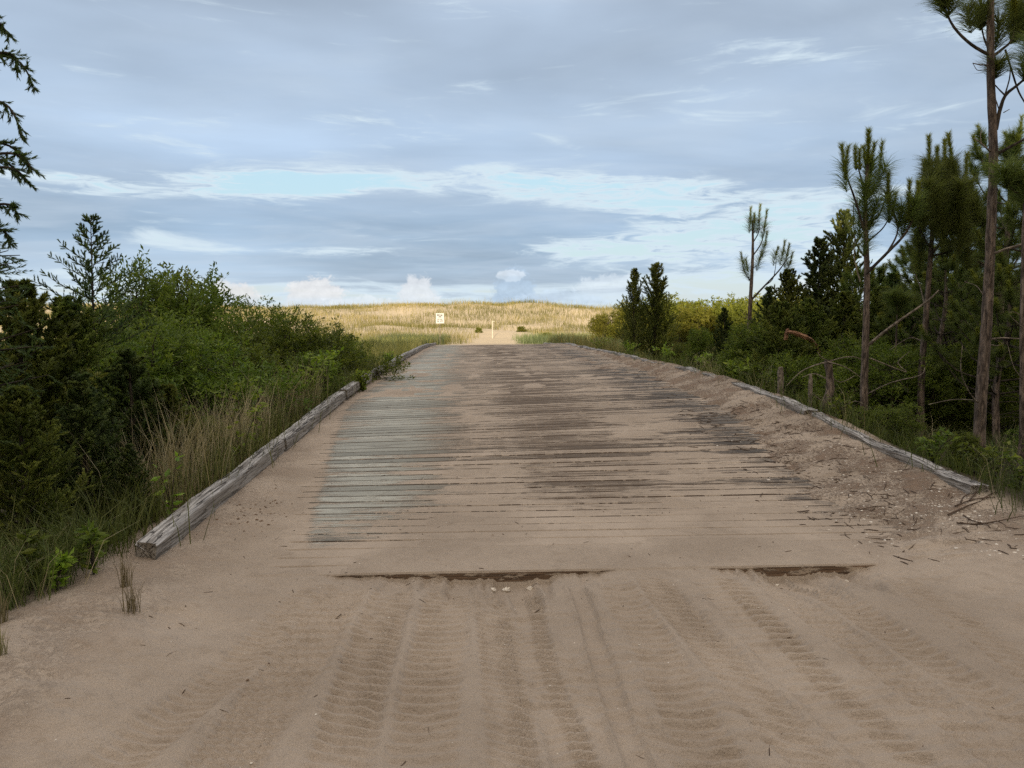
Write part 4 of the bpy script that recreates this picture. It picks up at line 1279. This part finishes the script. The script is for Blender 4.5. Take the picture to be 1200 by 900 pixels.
# candle topped pine B
B_sh = []
for (x, y0, y1) in [(1089, 196, 160), (1098, 205, 172), (1107, 198, 164), (1116, 194, 157), (1131, 218, 180), (1084, 215, 190), (1112, 214, 188), (1140, 236, 212), (1076, 240, 214), (1122, 220, 190)]:
    B_sh += [(x, y0, x + rng.normal() * 2, y1, rng.normal() * .2, 'candle', 1.5), (x + rng.normal() * 4, y0 + 28, x + rng.normal() * 3, y0 - 4, rng.normal() * .2, 'brush', 2.6), (x + rng.normal() * 6, y0 + 55, x + rng.normal() * 5, y0 + 18, rng.normal() * .3, 'brush', 2.4), (x + rng.normal() * 8, y0 + 82, x + rng.normal() * 6, y0 + 45, rng.normal() * .3, 'brush', 1.6)]
hero_pine('pine_tree', 11.5, (1080, 505), 'bushy pine crowned by a cluster of upright candles, second tall pine from the bridge',
          [(1080, 440, 0), (1086, 360, 0), (1092, 280, .05), (1098, 215, 0)], .062, .024,
          [([(1090, 300, 0), (1112, 270, -.2), (1130, 235, -.2), (1132, 215, -.2)], .026, .010), ([(1092, 270, 0), (1106, 240, .2), (1115, 205, .2)], .020, .009), ([(1092, 268, 0), (1084, 240, -.1), (1087, 200, -.1)], .018, .009),
           ([(1092, 300, 0), (1122, 290, .1), (1140, 260, .2), (1142, 236, .2)], .018, .008), ([(1090, 290, 0), (1078, 268, .1), (1076, 240, .1)], .016, .007)],
          B_sh, [([(1084, 360, 0), (1078, 335, .2), (1068, 312, .3)], .012, .005), ([(1084, 402, 0), (1066, 396, .2), (1040, 412, .3)], .009, .004)])
# thick bare pine C
hero_pine('pine_tree', 8.6, (1148, 534), 'thick bare pine trunk with rough bark running up out of the picture at right',
          [(1149, 480, 0), (1156, 380, 0), (1161, 280, 0), (1164, 180, 0), (1161, 90, 0), (1161, 0, 0), (1163, -120, 0), (1160, -230, 0)], .072, .026,
          [([(1160, 65, 0), (1138, 52, -.1), (1118, 32, -.1), (1106, 8, -.1)], .020, .010), ([(1160, 62, 0), (1153, 44, .1), (1149, 24, .1)], .012, .007), ([(1162, 67, 0), (1174, 58, .1), (1186, 46, .1), (1190, 24, .1)], .020, .010),
           ([(1167, 152, 0), (1171, 132, 0), (1178, 112, 0), (1192, 100, 0), (1206, 88, 0)], .028, .012), ([(1178, 112, 0), (1170, 104, .1), (1163, 96, .1)], .010, .005), ([(1178, 58, .1), (1186, 84, .1), (1194, 108, .1), (1206, 128, .1)], .012, .009), ([(1178, 110, 0), (1183, 92, .05), (1184, 78, .1)], .010, .005),
           ([(1166, 182, 0), (1184, 172, -.1), (1210, 158, -.2)], .022, .014), ([(1160, -110, 0), (1130, -140, 0), (1118, -180, 0)], .02, .01), ([(1162, -150, 0), (1190, -180, 0), (1200, -220, 0)], .02, .01)],
          [(1106, 14, 1103, -12, -.1, 'brush', 2.0), (1110, 22, 1112, -2, -.1, 'brush', 1.0), (1107, 8, 1104, -25, -.1, 'candle', 1.5), (1149, 36, 1150, 12, .1, 'brush', 2.2), (1149, 24, 1149, -4, .1, 'candle', .8), (1166, 60, 1170, 25, .1, 'brush', 1.2), (1138, 40, 1134, 8, 0, 'brush', 1.0),
           (1190, 44, 1190, 6, .1, 'brush', 3.0), (1196, 40, 1199, 5, .1, 'brush', 2.2), (1188, 26, 1188, -10, .1, 'candle', 2.0), (1184, 52, 1196, 36, .2, 'brush', 1.6), (1164, 94, 1168, 76, .1, 'brush', 1.4), (1200, 96, 1206, 78, 0, 'brush', 1.4),
           (1118, -180, 1116, -215, 0, 'brush', 2.0), (1200, -220, 1202, -250, 0, 'brush', 2.0), (1160, -230, 1160, -270, 0, 'brush', 3.0), (1160, -235, 1158, -275, 0, 'candle', 2.0)],
          [([(1160, 76, 0), (1150, 76, -.05), (1140, 74, -.1)], .009, .006), ([(1160, 80, 0), (1152, 82, .05), (1145, 82, .1), (1140, 74, .1)], .006, .003), ([(1161, 178, 0), (1152, 170, -.1), (1142, 162, -.1)], .011, .007), ([(1150, 168, -.1), (1149, 158, -.1), (1151, 152, -.1)], .005, .003),
           ([(1164, 112, 0), (1168, 120, 0), (1171, 130, 0)], .008, .006), ([(1176, 132, 0), (1183, 128, 0)], .006, .004), ([(1158, 300, 0), (1178, 292, -.1), (1206, 284, -.2)], .018, .012), ([(1154, 400, 0), (1172, 396, -.1), (1204, 398, -.2)], .012, .007), ([(1152, 402, 0), (1168, 405, .1), (1176, 402, .1)], .007, .003),
           ([(1149, 475, 0), (1136, 460, -.1), (1126, 435, -.2), (1128, 405, -.2)], .008, .004), ([(1152, 345, 0), (1144, 335, .1), (1130, 330, .2)], .006, .003), ([(1152, 470, 0), (1120, 468, .2), (1088, 474, .3)], .006, .004)])
# trunk at the right edge
hero_pine('pine_tree', 8.2, (1199, 545), 'narrow pine trunk with dead side twigs cut by the right edge',
          [(1199, 480, 0), (1199, 360, 0), (1202, 240, 0), (1210, 80, 0)], .045, .02,
          [([(1202, 240, 0), (1190, 225, 0), (1180, 216, 0)], .012, .006)],
          [(1180, 222, 1176, 200, 0, 'brush', 1.6), (1190, 226, 1188, 200, .1, 'brush', 1.6), (1202, 240, 1201, 205, 0, 'brush', 2.0), (1210, 90, 1210, 50, 0, 'brush', 2)],
          [([(1199, 385, 0), (1192, 378, -.1), (1184, 370, -.1)], .007, .003), ([(1198, 372, 0), (1190, 366, 0), (1182, 366, .0)], .006, .003), ([(1199, 445, 0), (1188, 430, -.1), (1180, 400, -.1)], .007, .003)])
# small lone pine E
rng = np.random.default_rng(520)
E_sh = []
for (x0, y0, x1, y1) in [(879, 262, 880, 243), (889, 262, 891, 240), (896, 268, 899, 246), (884, 262, 884, 250), (896, 290, 899, 272), (917, 300, 920, 282), (922, 302, 925, 286), (925, 312, 929, 296), (909, 300, 912, 290), (871, 310, 868, 296), (876, 318, 874, 304), (890, 306, 893, 294)]:
    E_sh += [(x0, y0, x1, y1, rng.normal() * .2, 'candle', 1.5), (x0 - (x1 - x0), y0 + 12, x0, y0 - 4, rng.normal() * .15, 'brush', 1.0)]
hero_pine('pine_tree', 20.0, (876, 455), 'small lone pine with sparse tufted crown beside the golden shrubs',
          [(876, 420, 0), (879, 360, 0), (882, 300, 0), (882, 258, 0)], .085, .022,
          [([(880, 352, 0), (896, 335, 0), (912, 318, -.2), (922, 304, -.3)], .030, .014), ([(882, 300, 0), (892, 285, .2), (897, 265, .2)], .02, .01), ([(882, 285, 0), (889, 272, -.1), (890, 258, -.1)], .016, .01), ([(880, 330, 0), (872, 318, .1), (870, 308, .1)], .016, .008), ([(896, 335, 0), (906, 326, .2), (910, 304, .2)], .014, .008), ([(881, 315, 0), (888, 310, .3), (891, 302, .3)], .012, .006)],
          E_sh, densk=.62)
# thin sapling
hero_pine('sapling_trunk', 12.5, (1046, 490), 'very thin bare sapling stem between the two candle topped pines', [(1046, 450, 0), (1050, 400, 0), (1052, 350, 0)], .026, .010, [], [(1052, 372, 1052, 350, 0, 'brush', 2.0), (1052, 360, 1046, 346, 0, 'brush', 2), (1052, 366, 1060, 350, .1, 'brush', 2)])

# posts, snag and broken branch


def old_post(px, Y, top, foot, wd, label, lean=0.0, seed=1):
    a = P(px, foot, Y); b = P(px + lean, top, Y)
    z0 = min(gz(a[0], Y), a[2])
    e = Geo()
    h = b[2] - z0
    t = np.linspace(0, 1, 9)
    pts = np.c_[(b[0] - a[0]) * t, 0 * t, -.25 + (h + .25) * t]
    rr = np.full(9, wd); rr[-1] *= .72
    e.tube(pts, rr, 9, .12, seed=seed)
    o = e.build('wooden_post', M['dead_wood'], loc=(a[0], Y, z0))
    tag(o, label, 'post', 'old posts beyond the right kerb')
    return o


old_post(915, 11.6, 430, 462, .050, 'short weathered post with rounded top, left of the two by the right kerb', 0, 3)
old_post(949, 10.4, 438, 480, .030, 'thin weathered stake, right of the two posts by the right kerb', 1, 4)
f = P(968, 488, 10.6)
se = empty('snag', (f[0], 10.6, gz(f[0], 10.6)))
tag(se, 'broken leaning snag with bare grey twigs behind the thin stake', 'dead tree')
off = np.array(se.location)
g = Geo()
c = curve([np.array([0, 0, -.2]), P(966, 478, 10.6) - off, P(973, 455, 10.6) - off, P(970, 422, 10.65) - off], 12)
g.tube(c, np.linspace(.075, .05, len(c)), 10, .14, seed=9)
g.build('trunk', M['bark'], se)
g = Geo()
for pts in ([(970, 424, 0), (955, 428, -.1), (938, 436, -.2), (922, 452, -.3)], [(970, 424, 0), (990, 430, -.1), (1008, 442, -.1)], [(972, 440, 0), (985, 448, .1), (1002, 440, .2)], [(970, 423, 0), (962, 418, -.1), (958, 412, -.1)], [(972, 446, 0), (955, 438, .1), (940, 442, .1)], [(970, 470, 0), (985, 478, -.2), (1002, 470, -.3), (1020, 478, -.3)], [(952, 462, -.1), (964, 470, -.1), (978, 478, -.2)], [(970, 424, 0), (1000, 418, .3), (1030, 432, .5)], [(1020, 420, .3), (1062, 436, .4), (1052, 425, .5), (1066, 412, .6)]):
    c = curve([P(a, b, 10.6 + d) - off for a, b, d in pts], 8)
    g.tube(c, np.linspace(.011, .004, len(c)), 5, .1)
g.build('twigs', M['dead_wood'], se)
f = P(930, 392, 13.2)
g = Geo()
off = f
c = curve([P(921, 398, 13.2) - off, P(922, 388, 13.15) - off, P(924, 386, 13.1) - off], 5); g.tube(c, np.linspace(.04, .02, len(c)), 6, .2)
c = curve([P(921, 389, 13.1) - off, P(930, 390, 13.15) - off, P(944, 395, 13.2) - off], 6); g.tube(c, np.linspace(.03, .05, len(c)), 6, .2)
c = curve([P(944, 395, 13.2) - off, P(952, 400, 13.6) - off, P(960, 412, 13.9) - off], 6); g.tube(c, np.linspace(.045, .03, len(c)), 6, .2)
o = g.build('broken_branch', M['broken_wood'], loc=tuple(f))
tag(o, 'split orange brown branch end caught in the dark shrubs', 'branch')

# ------------------------------------------------------------------ grasses, weeds
rng = np.random.default_rng(900)


def grass(name, n, xr, yr, hh, wd, lean, mat, label, keep=None, clump=0.0):
    x = rng.uniform(*xr, n); y = rng.uniform(*yr, n)
    if clump:
        cx = rng.uniform(*xr, n // 14); cy = rng.uniform(*yr, n // 14)
        i = rng.integers(0, len(cx), n)
        x = cx[i] + rng.normal(0, clump, n); y = cy[i] + rng.normal(0, clump, n)
    if keep is not None:
        kk = keep(x, y) > rng.random(n)
        x, y = x[kk], y[kk]
    z = ground_z(x, y)
    n = len(x)
    g = Geo()
    tone = .85 * fbm(x * .13, y * .16, 4, 95) + .3 * fbm(x * .6, y * .5, 2, 96)
    g.blades(np.c_[x, y, z - .01], hh(x, y, n), wd(x, y, n), lean * (.3 + rng.random(n)), np.clip(rng.normal(.5, .2, n) + tone, 0, 1))
    o = g.build(name, M[mat])
    tag(o, label, 'grass', kind='stuff')
    return o


# dune grass on the sunlit dunes
def keep_dune(x, y):
    hw = np.interp(y, [46, 52, 60, 68, 76], [3.0, 2.9, 2.5, 1.8, .9])
    dist = np.abs(x - 2.1 - (y - 50) * .07 - .5 * np.sin(y * .25)) + .9 * fbm(x * .6, y * .4, 3, 73)
    trk = sst(dist - hw, -.3, .8) + sst(y, 72, 82)
    pat = sst(fbm(x * .14, y * .17, 4, 71) + .26, -.16, .2)
    return np.clip(trk, 0, 1) * (.16 + .84 * pat)


grass('dune_grass', 90000, (-62, 34), (47, 116), lambda x, y, n: .35 + .45 * rng.random(n), lambda x, y, n: .012 + .00022 * y * (.5 + rng.random(n)), .45, 'grass_dune', 'tall golden dune grass covering the sunlit dunes', keep_dune)
grass('sea_oats', 2600, (-60, 30), (80, 113), lambda x, y, n: .8 + .7 * rng.random(n), lambda x, y, n: .016 + .008 * rng.random(n), .3, 'grass_dune', 'thin sea oat stems standing above the dune crest')
# greyer grass at the far bridge end
grass('sage_grass', 9000, (-6.5, -1.6), (40, 60), lambda x, y, n: .3 + .5 * rng.random(n), lambda x, y, n: .018 + .012 * rng.random(n), .4, 'grass_blue', 'grey green grass in shade at the left far end of the bridge',
      lambda x, y: np.where((x > -2.6) & (y < 48.5), 0, 1) * sst(-x, 1.5, 2.2) * (.4 + .6 * sst(fbm(x * .8, y * .5, 3, 77), -.2, .2)))
grass('sage_grass', 16000, (2.6, 13), (36, 60), lambda x, y, n: .35 + .55 * rng.random(n), lambda x, y, n: .018 + .012 * rng.random(n), .4, 'grass_blue', 'grey green grass in shade along the right far end of the bridge',
      lambda x, y: np.where(x > 4.9, 1, (y > 49) * sst(x, 3.0, 4.0)) * (.4 + .6 * sst(fbm(x * .5, y * .4, 3, 78), -.2, .2)))
grass('field_grass', 26000, (-24, -2.6), (22, 48), lambda x, y, n: .35 + .55 * rng.random(n), lambda x, y, n: .012 + .010 * rng.random(n), .4, 'grass_dune', 'olive gold grass on the flat left of the bridge before the dunes')
grass('field_grass', 20000, (4.9, 24), (26, 48), lambda x, y, n: .35 + .55 * rng.random(n), lambda x, y, n: .012 + .010 * rng.random(n), .4, 'grass_dune', 'straw coloured grass on the flat right of the bridge')
# dry stems beside the left kerb
grass('dry_grass', 5200, (-4.0, -2.72), (6.6, 12.5), lambda x, y, n: .55 + .75 * rng.random(n), lambda x, y, n: .004 + .004 * rng.random(n), .38, 'grass_dry', 'dry tan grass stems standing along the outside of the left kerb', clump=.14)
grass('green_grass', 15000, (-5.0, -2.5), (5.4, 20), lambda x, y, n: .25 + .5 * rng.random(n), lambda x, y, n: .005 + .005 * rng.random(n), .55, 'grass_green', 'green grass growing under the dry stems beside the left kerb', clump=.16)
grass('corner_grass', 9000, (-4.6, -2.3), (3.5, 5.6), lambda x, y, n: .18 + .34 * rng.random(n), lambda x, y, n: .004 + .004 * rng.random(n), .6, 'grass_green', 'tangled green grass at the left edge of the sand',
      lambda x, y: sst(-x - .12 * fbm(x * 3, y * 3, 2, 5), 2.5 + .16 * (5.3 - y), 2.75 + .16 * (5.3 - y)), clump=.10)
grass('corner_straw', 700, (-4.4, -2.2), (3.4, 5.6), lambda x, y, n: .15 + .4 * rng.random(n), lambda x, y, n: .003 + .003 * rng.random(n), .8, 'grass_dry', 'pale dry straws among the grass at the left edge of the sand',
      lambda x, y: sst(-x, 2.35 + .16 * (5.3 - y), 2.65 + .16 * (5.3 - y)), clump=.12)
grass('bank_grass', 12000, (4.75, 8.5), (5.0, 24), lambda x, y, n: .12 + .3 * rng.random(n), lambda x, y, n: .004 + .005 * rng.random(n), .6, 'grass_green', 'short green grass on the dark ground beyond the right kerb', clump=.16)
grass('bank_straw', 900, (4.7, 8.5), (6, 16), lambda x, y, n: .2 + .5 * rng.random(n), lambda x, y, n: .003 + .003 * rng.random(n), .8, 'grass_dry', 'pale dry straws among the right hand undergrowth', clump=.15)


def weed(x, y, h, label, leaf=.10, n=60, mat='weed', wr=.42, group='leafy weeds', seed=1, spread=.35):
    global rng
    rng = np.random.default_rng(seed)
    z = gz(x, y)
    e = empty('leafy_weed', (x, y, z))
    tag(e, label, 'plant', group)
    st = Geo(); g = Geo()
    ns = max(3, n // 14)
    for i in range(ns):
        a = rng.random() * 6.28; sp = spread * h * (.2 + .8 * rng.random())
        tip = np.array([math.cos(a) * sp, math.sin(a) * sp, h * (.6 + .4 * rng.random())])
        c = curve([[0, 0, -.05], tip * [.35, .35, .55], tip], 8)
        st.tube(c, np.linspace(.006, .002, len(c)), 4, cap=False)
        m = n // ns
        k = rng.integers(2, len(c), m)
        D = nrm(rng.normal(size=(m, 3)) * [1, 1, .5] + [0, 0, .25])
        s = .6 + .6 * rng.random(m)
        g.leaves(c[k], D, leaf * s, leaf * wr * s, np.clip(rng.normal(.5, .22, m), 0, 1))
    g.build('leaves', M[mat], e); st.build('stems', M['bark_dark'], e)


def weed_px(px, py, Y, h, label, **k):
    q = P(px, py, Y)
    weed(q[0], Y, h, label, **k)


weed(-2.22, 14.85, .42, 'bright bushy weed spilling over the left kerb at its first gap', leaf=.09, n=420, seed=1, spread=.6)
weed(-2.42, 21.2, .46, 'green weed spilling over the left kerb farther along', leaf=.09, n=360, seed=2, spread=.4)
weed(-2.75, 13.6, 1.12, 'broad leaved lime weed just outside the left kerb joint', leaf=.13, n=260, seed=3)
weed(-2.80, 12.3, 1.08, 'broad leaved lime weed in the row left of the kerb joint', leaf=.13, n=220, seed=4)
weed(-2.95, 11.3, 1.08, 'broad leaved lime weed at the left end of the row by the kerb', leaf=.13, n=200, seed=5)
weed(-2.72, 9.2, 1.25, 'tall single weed with lime leaves standing in the dry grass', leaf=.11, n=56, seed=6, spread=.12)
weed(-2.62, 8.3, .95, 'yellow lime leaved weed low in the dry grass by the left kerb', leaf=.11, n=46, seed=7, spread=.25)
weed(-3.4, 10.6, 1.5, 'tall lime weed in front of the dark left shrubs', leaf=.11, n=60, seed=8, spread=.2)
weed(-2.60, 5.0, .36, 'broad leaved weed at the near end of the left kerb timber', leaf=.09, n=80, seed=9, mat='myrtle')
weed(-2.95, 4.85, .42, 'broad leaved weed in the corner left of the kerb end', leaf=.09, n=80, seed=10, mat='myrtle')
weed(-2.72, 4.75, .22, 'low weed at the edge of the sand left of the kerb end', leaf=.08, n=90, seed=11, spread=.6)
weed(-3.4, 4.75, .45, 'tall weed at the left picture edge above the sand', leaf=.10, n=70, seed=12, mat='myrtle')
weed(-2.58, 6.25, .62, 'single lime weed in the shade behind the near kerb timber', leaf=.11, n=22, seed=13)
GRW = 'weeds along the right kerb'
for i, (xx, yy, hh, nn, lb) in enumerate([(5.05, 7.6, .38, 160, 'leafy green weed outside the right kerb below the thick bare trunk'), (5.25, 6.6, .35, 150, 'leafy green weed outside the exposed right kerb log'), (5.45, 7.2, .42, 140, 'leafy weed right of the thick trunk at the picture edge'), (4.95, 9.4, .32, 110, 'leafy weed outside the right kerb left of the thick trunk'),
                                       (4.95, 11.9, .36, 120, 'leafy weed under the weathered posts'), (4.9, 13.2, .34, 140, 'leafy weed at the bend of the right kerb'), (4.95, 15.2, .40, 140, 'leafy weed left of the bend of the right kerb'), (5.0, 18.5, .5, 160, 'leafy weed beside the kerb under the olive shrubs'), (5.05, 23, .55, 200, 'leafy weed at the foot of the cedar pair'), (5.2, 29.0, .65, 260, 'bright weed left of the cedar pair by the kerb')]):
    weed(xx, yy, hh, lb, leaf=.085 if yy < 12 else .12, n=nn, seed=30 + i, group=GRW, spread=.7, mat='weed' if i > 4 else 'myrtle')
for i, (xx, yy, hh, lb) in enumerate([(-2.03, 4.3, .24, 'small brown grass tuft on the bare sand left of the road'), (-2.35, 3.6, .16, 'small brown grass tuft near the lower left corner'), (-2.28, 4.75, .26, 'green brown grass tuft between the corner weeds and the kerb end'), (-2.62, 4.05, .24, 'grass tuft at the left picture edge on the bare sand')]):
    g = Geo(); n = 46
    g.blades(np.c_[rng.normal(0, .02, n), rng.normal(0, .02, n), np.zeros(n) - .01], hh * (.5 + .6 * rng.random(n)), .004, .35 * rng.random(n), rng.random(n) * .6)
    o = g.build('grass_tuft', M['grass_dry'], loc=(xx, yy, gz(xx, yy)))
    tag(o, lb, 'grass tuft')

# ------------------------------------------------------------------ sign and marker post
q = P(515.5, 373, 49.0)
zs = gz(q[0], 49.0)
for i, (px, Y, top, wd_, lb) in enumerate([(612, 68, 381, 1.5, 'low brownish bush on the sandy track right of the white marker post'), (560, 66, 383, 1.6, 'low brownish bush on the dune slope left of the white marker post'), (640, 58, 388, 1.5, 'low grey green bush at the right end of the bridge in the dune grass')]):
    put_px('dune_bush', SHG[i % 2], 2.0, px, Y, top, i * 2.1, lb, 'shrub', None, wd_)
sgn = empty('road_sign', (q[0], 49.0, zs), R(2))
tag(sgn, 'white upright road sign with dark lettering standing in the dune grass', 'sign')
W_, H_ = .54, .68
zc = q[2] - zs
g = Geo(); g.box((0, .03, zc / 2 + .1), (.05, .05, zc + .5)); g.build('post', M['dead_wood'], sgn)
g = Geo(); g.box((0, 0, zc), (W_, .006, H_)); g.build('panel', M['white'], sgn)
for (x0, x1, zz, hh) in [(-.18, -.06, .215, .085), (-.03, .02, .215, .085), (.05, .18, .205, .075), (-.17, -.02, -.06, .042), (0.01, .17, -.06, .042)]:
    g = Geo()
    nl_ = max(2, int((x1 - x0) / .045))
    for i in range(nl_):
        a = x0 + (x1 - x0) * i / nl_
        g.box((a + (x1 - x0) / nl_ * .4, -.006, zc + zz), ((x1 - x0) / nl_ * .80, .003, hh * 1.15))
    g.build('lettering', M['ink'], sgn)
g = Geo()
g.box((0, -.006, zc + .085), (.21, .003, .04)); g.box((.01, -.006, zc + .1185), (.105, .003, .024))
g.build('vehicle_symbol', M['ink'], sgn)
g = Geo()
for a in (-.15, -.115, -.07): g.box((a, -.006, zc - .20), (.025, .003, .125 if a < -.1 else .05))
g.build('figure', M['ink'], sgn)
g = Geo()
for a in (.045, .09, .17): g.box((a, -.006, zc - .19), (.023, .003, .12))
g.box((.13, -.0065, zc - .137), (.055, .003, .018))
g.build('figure', M['ink'], sgn)

q = P(577, 376, 60.0)
zm = gz(q[0], 60.0)
mp = empty('marker_post', (q[0], 60.0, zm))
tag(mp, 'slim white marker post with a short arm on the sandy track', 'post')
h = q[2] - zm
g = Geo(); g.box((0, 0, h / 2 - .15), (.06, .06, h + .3)); g.build('post', M['pale_wood'], mp)
g = Geo(); g.box((.11, 0, h - .04), (.16, .045, .05)); g.build('arm', M['pale_wood'], mp)

# ------------------------------------------------------------------ litter on the sand
rng = np.random.default_rng(1200)


def top_z(x, y):
    z = ground_z(x, y)
    ond = (y > DECK_Y0) & (y < DECK_Y1) & (x > XL - .2) & (x < XR + .2)
    return np.where(ond, np.maximum(z, Dk(x, y) + .003), z)


def chips(name, x, y, size, mat, label, cat, flat=.35):
    n = len(x)
    z = top_z(x, y)
    base = np.array([[1, 0, 0], [.3, .9, 0], [-.8, .6, 0], [-.9, -.5, 0], [.2, -.95, 0], [0, 0, 1.0]])
    F = np.array([[0, 1, 5], [1, 2, 5], [2, 3, 5], [3, 4, 5], [4, 0, 5]])
    a = rng.random(n) * 6.28
    s = np.broadcast_to(size, (n,))
    V = np.repeat(base[None], n, 0) * (1 + .35 * rng.normal(size=(n, 6, 3)) * [1, 1, .3])
    V = V * s[:, None, None] * [1, .75, flat]
    ca, sa = np.cos(a)[:, None], np.sin(a)[:, None]
    V = np.stack([V[..., 0] * ca - V[..., 1] * sa, V[..., 0] * sa + V[..., 1] * ca, V[..., 2]], -1)
    V = V + np.c_[x, y, z - .001][:, None]
    g = Geo()
    g.add(V.reshape(-1, 3), (F[None] + np.arange(n)[:, None, None] * 6).reshape(-1, 3), np.repeat(rng.random(n), 6))
    o = g.build(name, M[mat])
    tag(o, label, cat, kind='stuff')


n = 1900
x = np.concatenate([rng.normal(4.0, .33, 1400), rng.uniform(3.0, 4.6, 500)]); y = np.concatenate([rng.normal(6.0, .55, 1400), rng.uniform(5.0, 9.5, 500)])
ok = (x < 4.6) & (y > 4.2) & (x > 2.6) & (fbm(x * 2.2, y * 1.6, 4, 97) + .35 * rng.normal(size=len(x)) > -.15)
chips('shell_fragments', x[ok], y[ok], .0035 + .017 * rng.random(ok.sum()) ** 5, 'shell', 'white shell fragments strewn over the sandy right bank', 'shells')
x = rng.uniform(-2.2, 4, 700); y = rng.uniform(2.4, 6.5, 700)
chips('sand_grit', x, y, .0025 + .006 * rng.random(700) ** 4, 'shell', 'tiny pale shell specks scattered over the tracked sand', 'shells')
for (px, py, s, lb) in [(577, 688, .022, 'white shell lump left of the scoop at the bridge end'), (594, 682, .030, 'largest white shell lump in the scoop at the bridge end'), (621, 686, .022, 'white shell lump right of the scoop at the bridge end'),
                        (911, 684, .014, 'white shell chip in the right hand hollow at the bridge end'), (992, 682, .015, 'white shell chip at the right end of the right hand hollow')]:
    yy = DECK_Y0 - .07 - .02 * rng.random(); q = P(px, py, yy)
    g = Geo()
    t = np.linspace(0, 1, 5)
    an = np.linspace(0, 6.283, 9, endpoint=False)
    V = []
    for k in range(5):
        ph = (k / 4) * math.pi
        V.append(np.c_[np.cos(an) * math.sin(ph) * s * (1 + .25 * rng.normal(size=9)), np.sin(an) * math.sin(ph) * s * .8 * (1 + .25 * rng.normal(size=9)), np.full(9, math.cos(ph) * s * .6) + .15 * s * rng.normal(size=9)])
    V = np.vstack(V); T = []
    for k in range(4):
        for j in range(9):
            a = k * 9 + j; b = k * 9 + (j + 1) % 9
            T += [(a, a + 9, b + 9), (a, b + 9, b)]
    g.add(V, T)
    o = g.build('shell', M['shell'], loc=(q[0], yy, gz(q[0], yy) + s * .35))
    tag(o, lb, 'shell', 'shells at the bridge end')


def sticks(name, x, y, ln, rad, mat, label, cat, ang=None):
    g = Geo()
    n = len(x)
    a = rng.random(n) * 6.28 if ang is None else ang
    for i in range(n):
        d = np.array([math.cos(a[i]), math.sin(a[i])]) * ln[i] / 2
        bend = rng.normal() * .12 * ln[i]
        px_ = np.array([x[i] - d[0], x[i] - d[1] * 0 + bend * d[1] / (ln[i] + 1e-6), x[i] + d[0]])
        py_ = np.array([y[i] - d[1], y[i] + bend * d[0] / (ln[i] + 1e-6), y[i] + d[1]])
        pz = top_z(px_, py_) + rad[i] * .7
        g.tube(np.c_[px_, py_, pz], [rad[i] * .7, rad[i], rad[i] * .5], 4)
    o = g.build(name, M[mat])
    tag(o, label, cat, kind='stuff')


n = 1400
x = np.concatenate([rng.normal(3.9, .5, 1000), rng.uniform(3.2, 4.55, 400)]); y = np.concatenate([rng.uniform(5, 11, 1000), rng.uniform(8, 22, 400)])
ok = (x < 4.55) & (x > 2.7) & (fbm(x * 1.9, y * 1.3, 4, 98) + .35 * rng.normal(size=len(x)) > -.05)
m = ok.sum()
sticks('twig_litter', x[ok], y[ok], .03 + .17 * rng.random(m) ** 2, .002 + .004 * rng.random(m), 'twig', 'dark broken twigs and needles littering the right sand bank', 'twigs')
x = rng.uniform(-2.25, 2.5, 150); y = rng.uniform(2.6, 9, 150)
sticks('twig_litter', x, y, .015 + .06 * rng.random(150) ** 2, .0012 + .002 * rng.random(150), 'twig', 'small dark twigs scattered across the sand and planks', 'twigs')
x = rng.normal(-1.95, .12, 70); y = rng.normal(6.6, .3, 70)
chips('leaf_litter', x, y, .006 + .014 * rng.random(70), 'leaf_dead', 'brown dead leaves heaped against the near left kerb timber', 'leaves', .5)
x = rng.uniform(-2.2, 4.5, 260); y = rng.uniform(2.5, 14, 260)
chips('leaf_crumbs', x, y, .003 + .008 * rng.random(260) ** 2, 'leaf_dead', 'dark crumbs of leaf dropped over the sand and planks', 'leaves', .5)
g = Geo()
for pts in ([(1118, 612), (1140, 604), (1166, 602)], [(1110, 618), (1135, 612), (1150, 606)], [(1120, 632), (1150, 638), (1199, 634)], [(1128, 622), (1140, 634), (1160, 640)], [(1125, 606), (1128, 598), (1136, 594)], [(1135, 606), (1142, 594), (1146, 590)], [(1150, 604), (1165, 596), (1170, 600)]):
    w3 = []
    for (a, b) in pts:
        yy = 5.75 + (632 - b) * .016
        q = P(a, b, yy); w3.append([q[0], yy, float(top_z(np.array([q[0]]), np.array([yy]))[0]) + .012])
    c = curve(np.array(w3), 8)
    g.tube(c, np.linspace(.008, .003, len(c)), 5, .2)
o = g.build('dead_stems', M['twig'])
tag(o, 'dark dead stems and roots lying on the sand below the right kerb log', 'twigs')

# ------------------------------------------------------------------ wood behind the viewer: shades the bridge
rng = np.random.default_rng(1500)
g = Geo(); tr = Geo()
n = 90000
x = rng.uniform(-75, 75, n)
y = rng.uniform(-25, -19, n)
top = 11.6 + .9 * fbm(x * .25, x * 0, 3, 91) + .5 * rng.normal(size=n)
z = top * rng.random(n)
g.leaves(np.c_[x, y, z], rng.normal(size=(n, 3)), .95, .6, rng.random(n))
for i in range(60):
    xx = -75 + i * 2.5 + rng.normal() * .5
    tr.tube([[xx, -22, -.5], [xx + rng.normal() * .3, -22, 6], [xx, -22, 11]], [.22, .16, .05], 7)
Vg, Tg = np.vstack(g.V + tr.V), np.vstack(g.T + [t + g.n for t in tr.T])
mi = np.r_[np.zeros(sum(len(t) for t in g.T)), np.ones(sum(len(t) for t in tr.T))]
o = mesh_obj('wood', Vg, Tg, [M['myrtle'], M['bark_dark']], mi=mi, rnd=np.concatenate(g.r + tr.r))
tag(o, 'wood of tall trees behind the viewer shading the bridge', 'wood', kind='stuff')
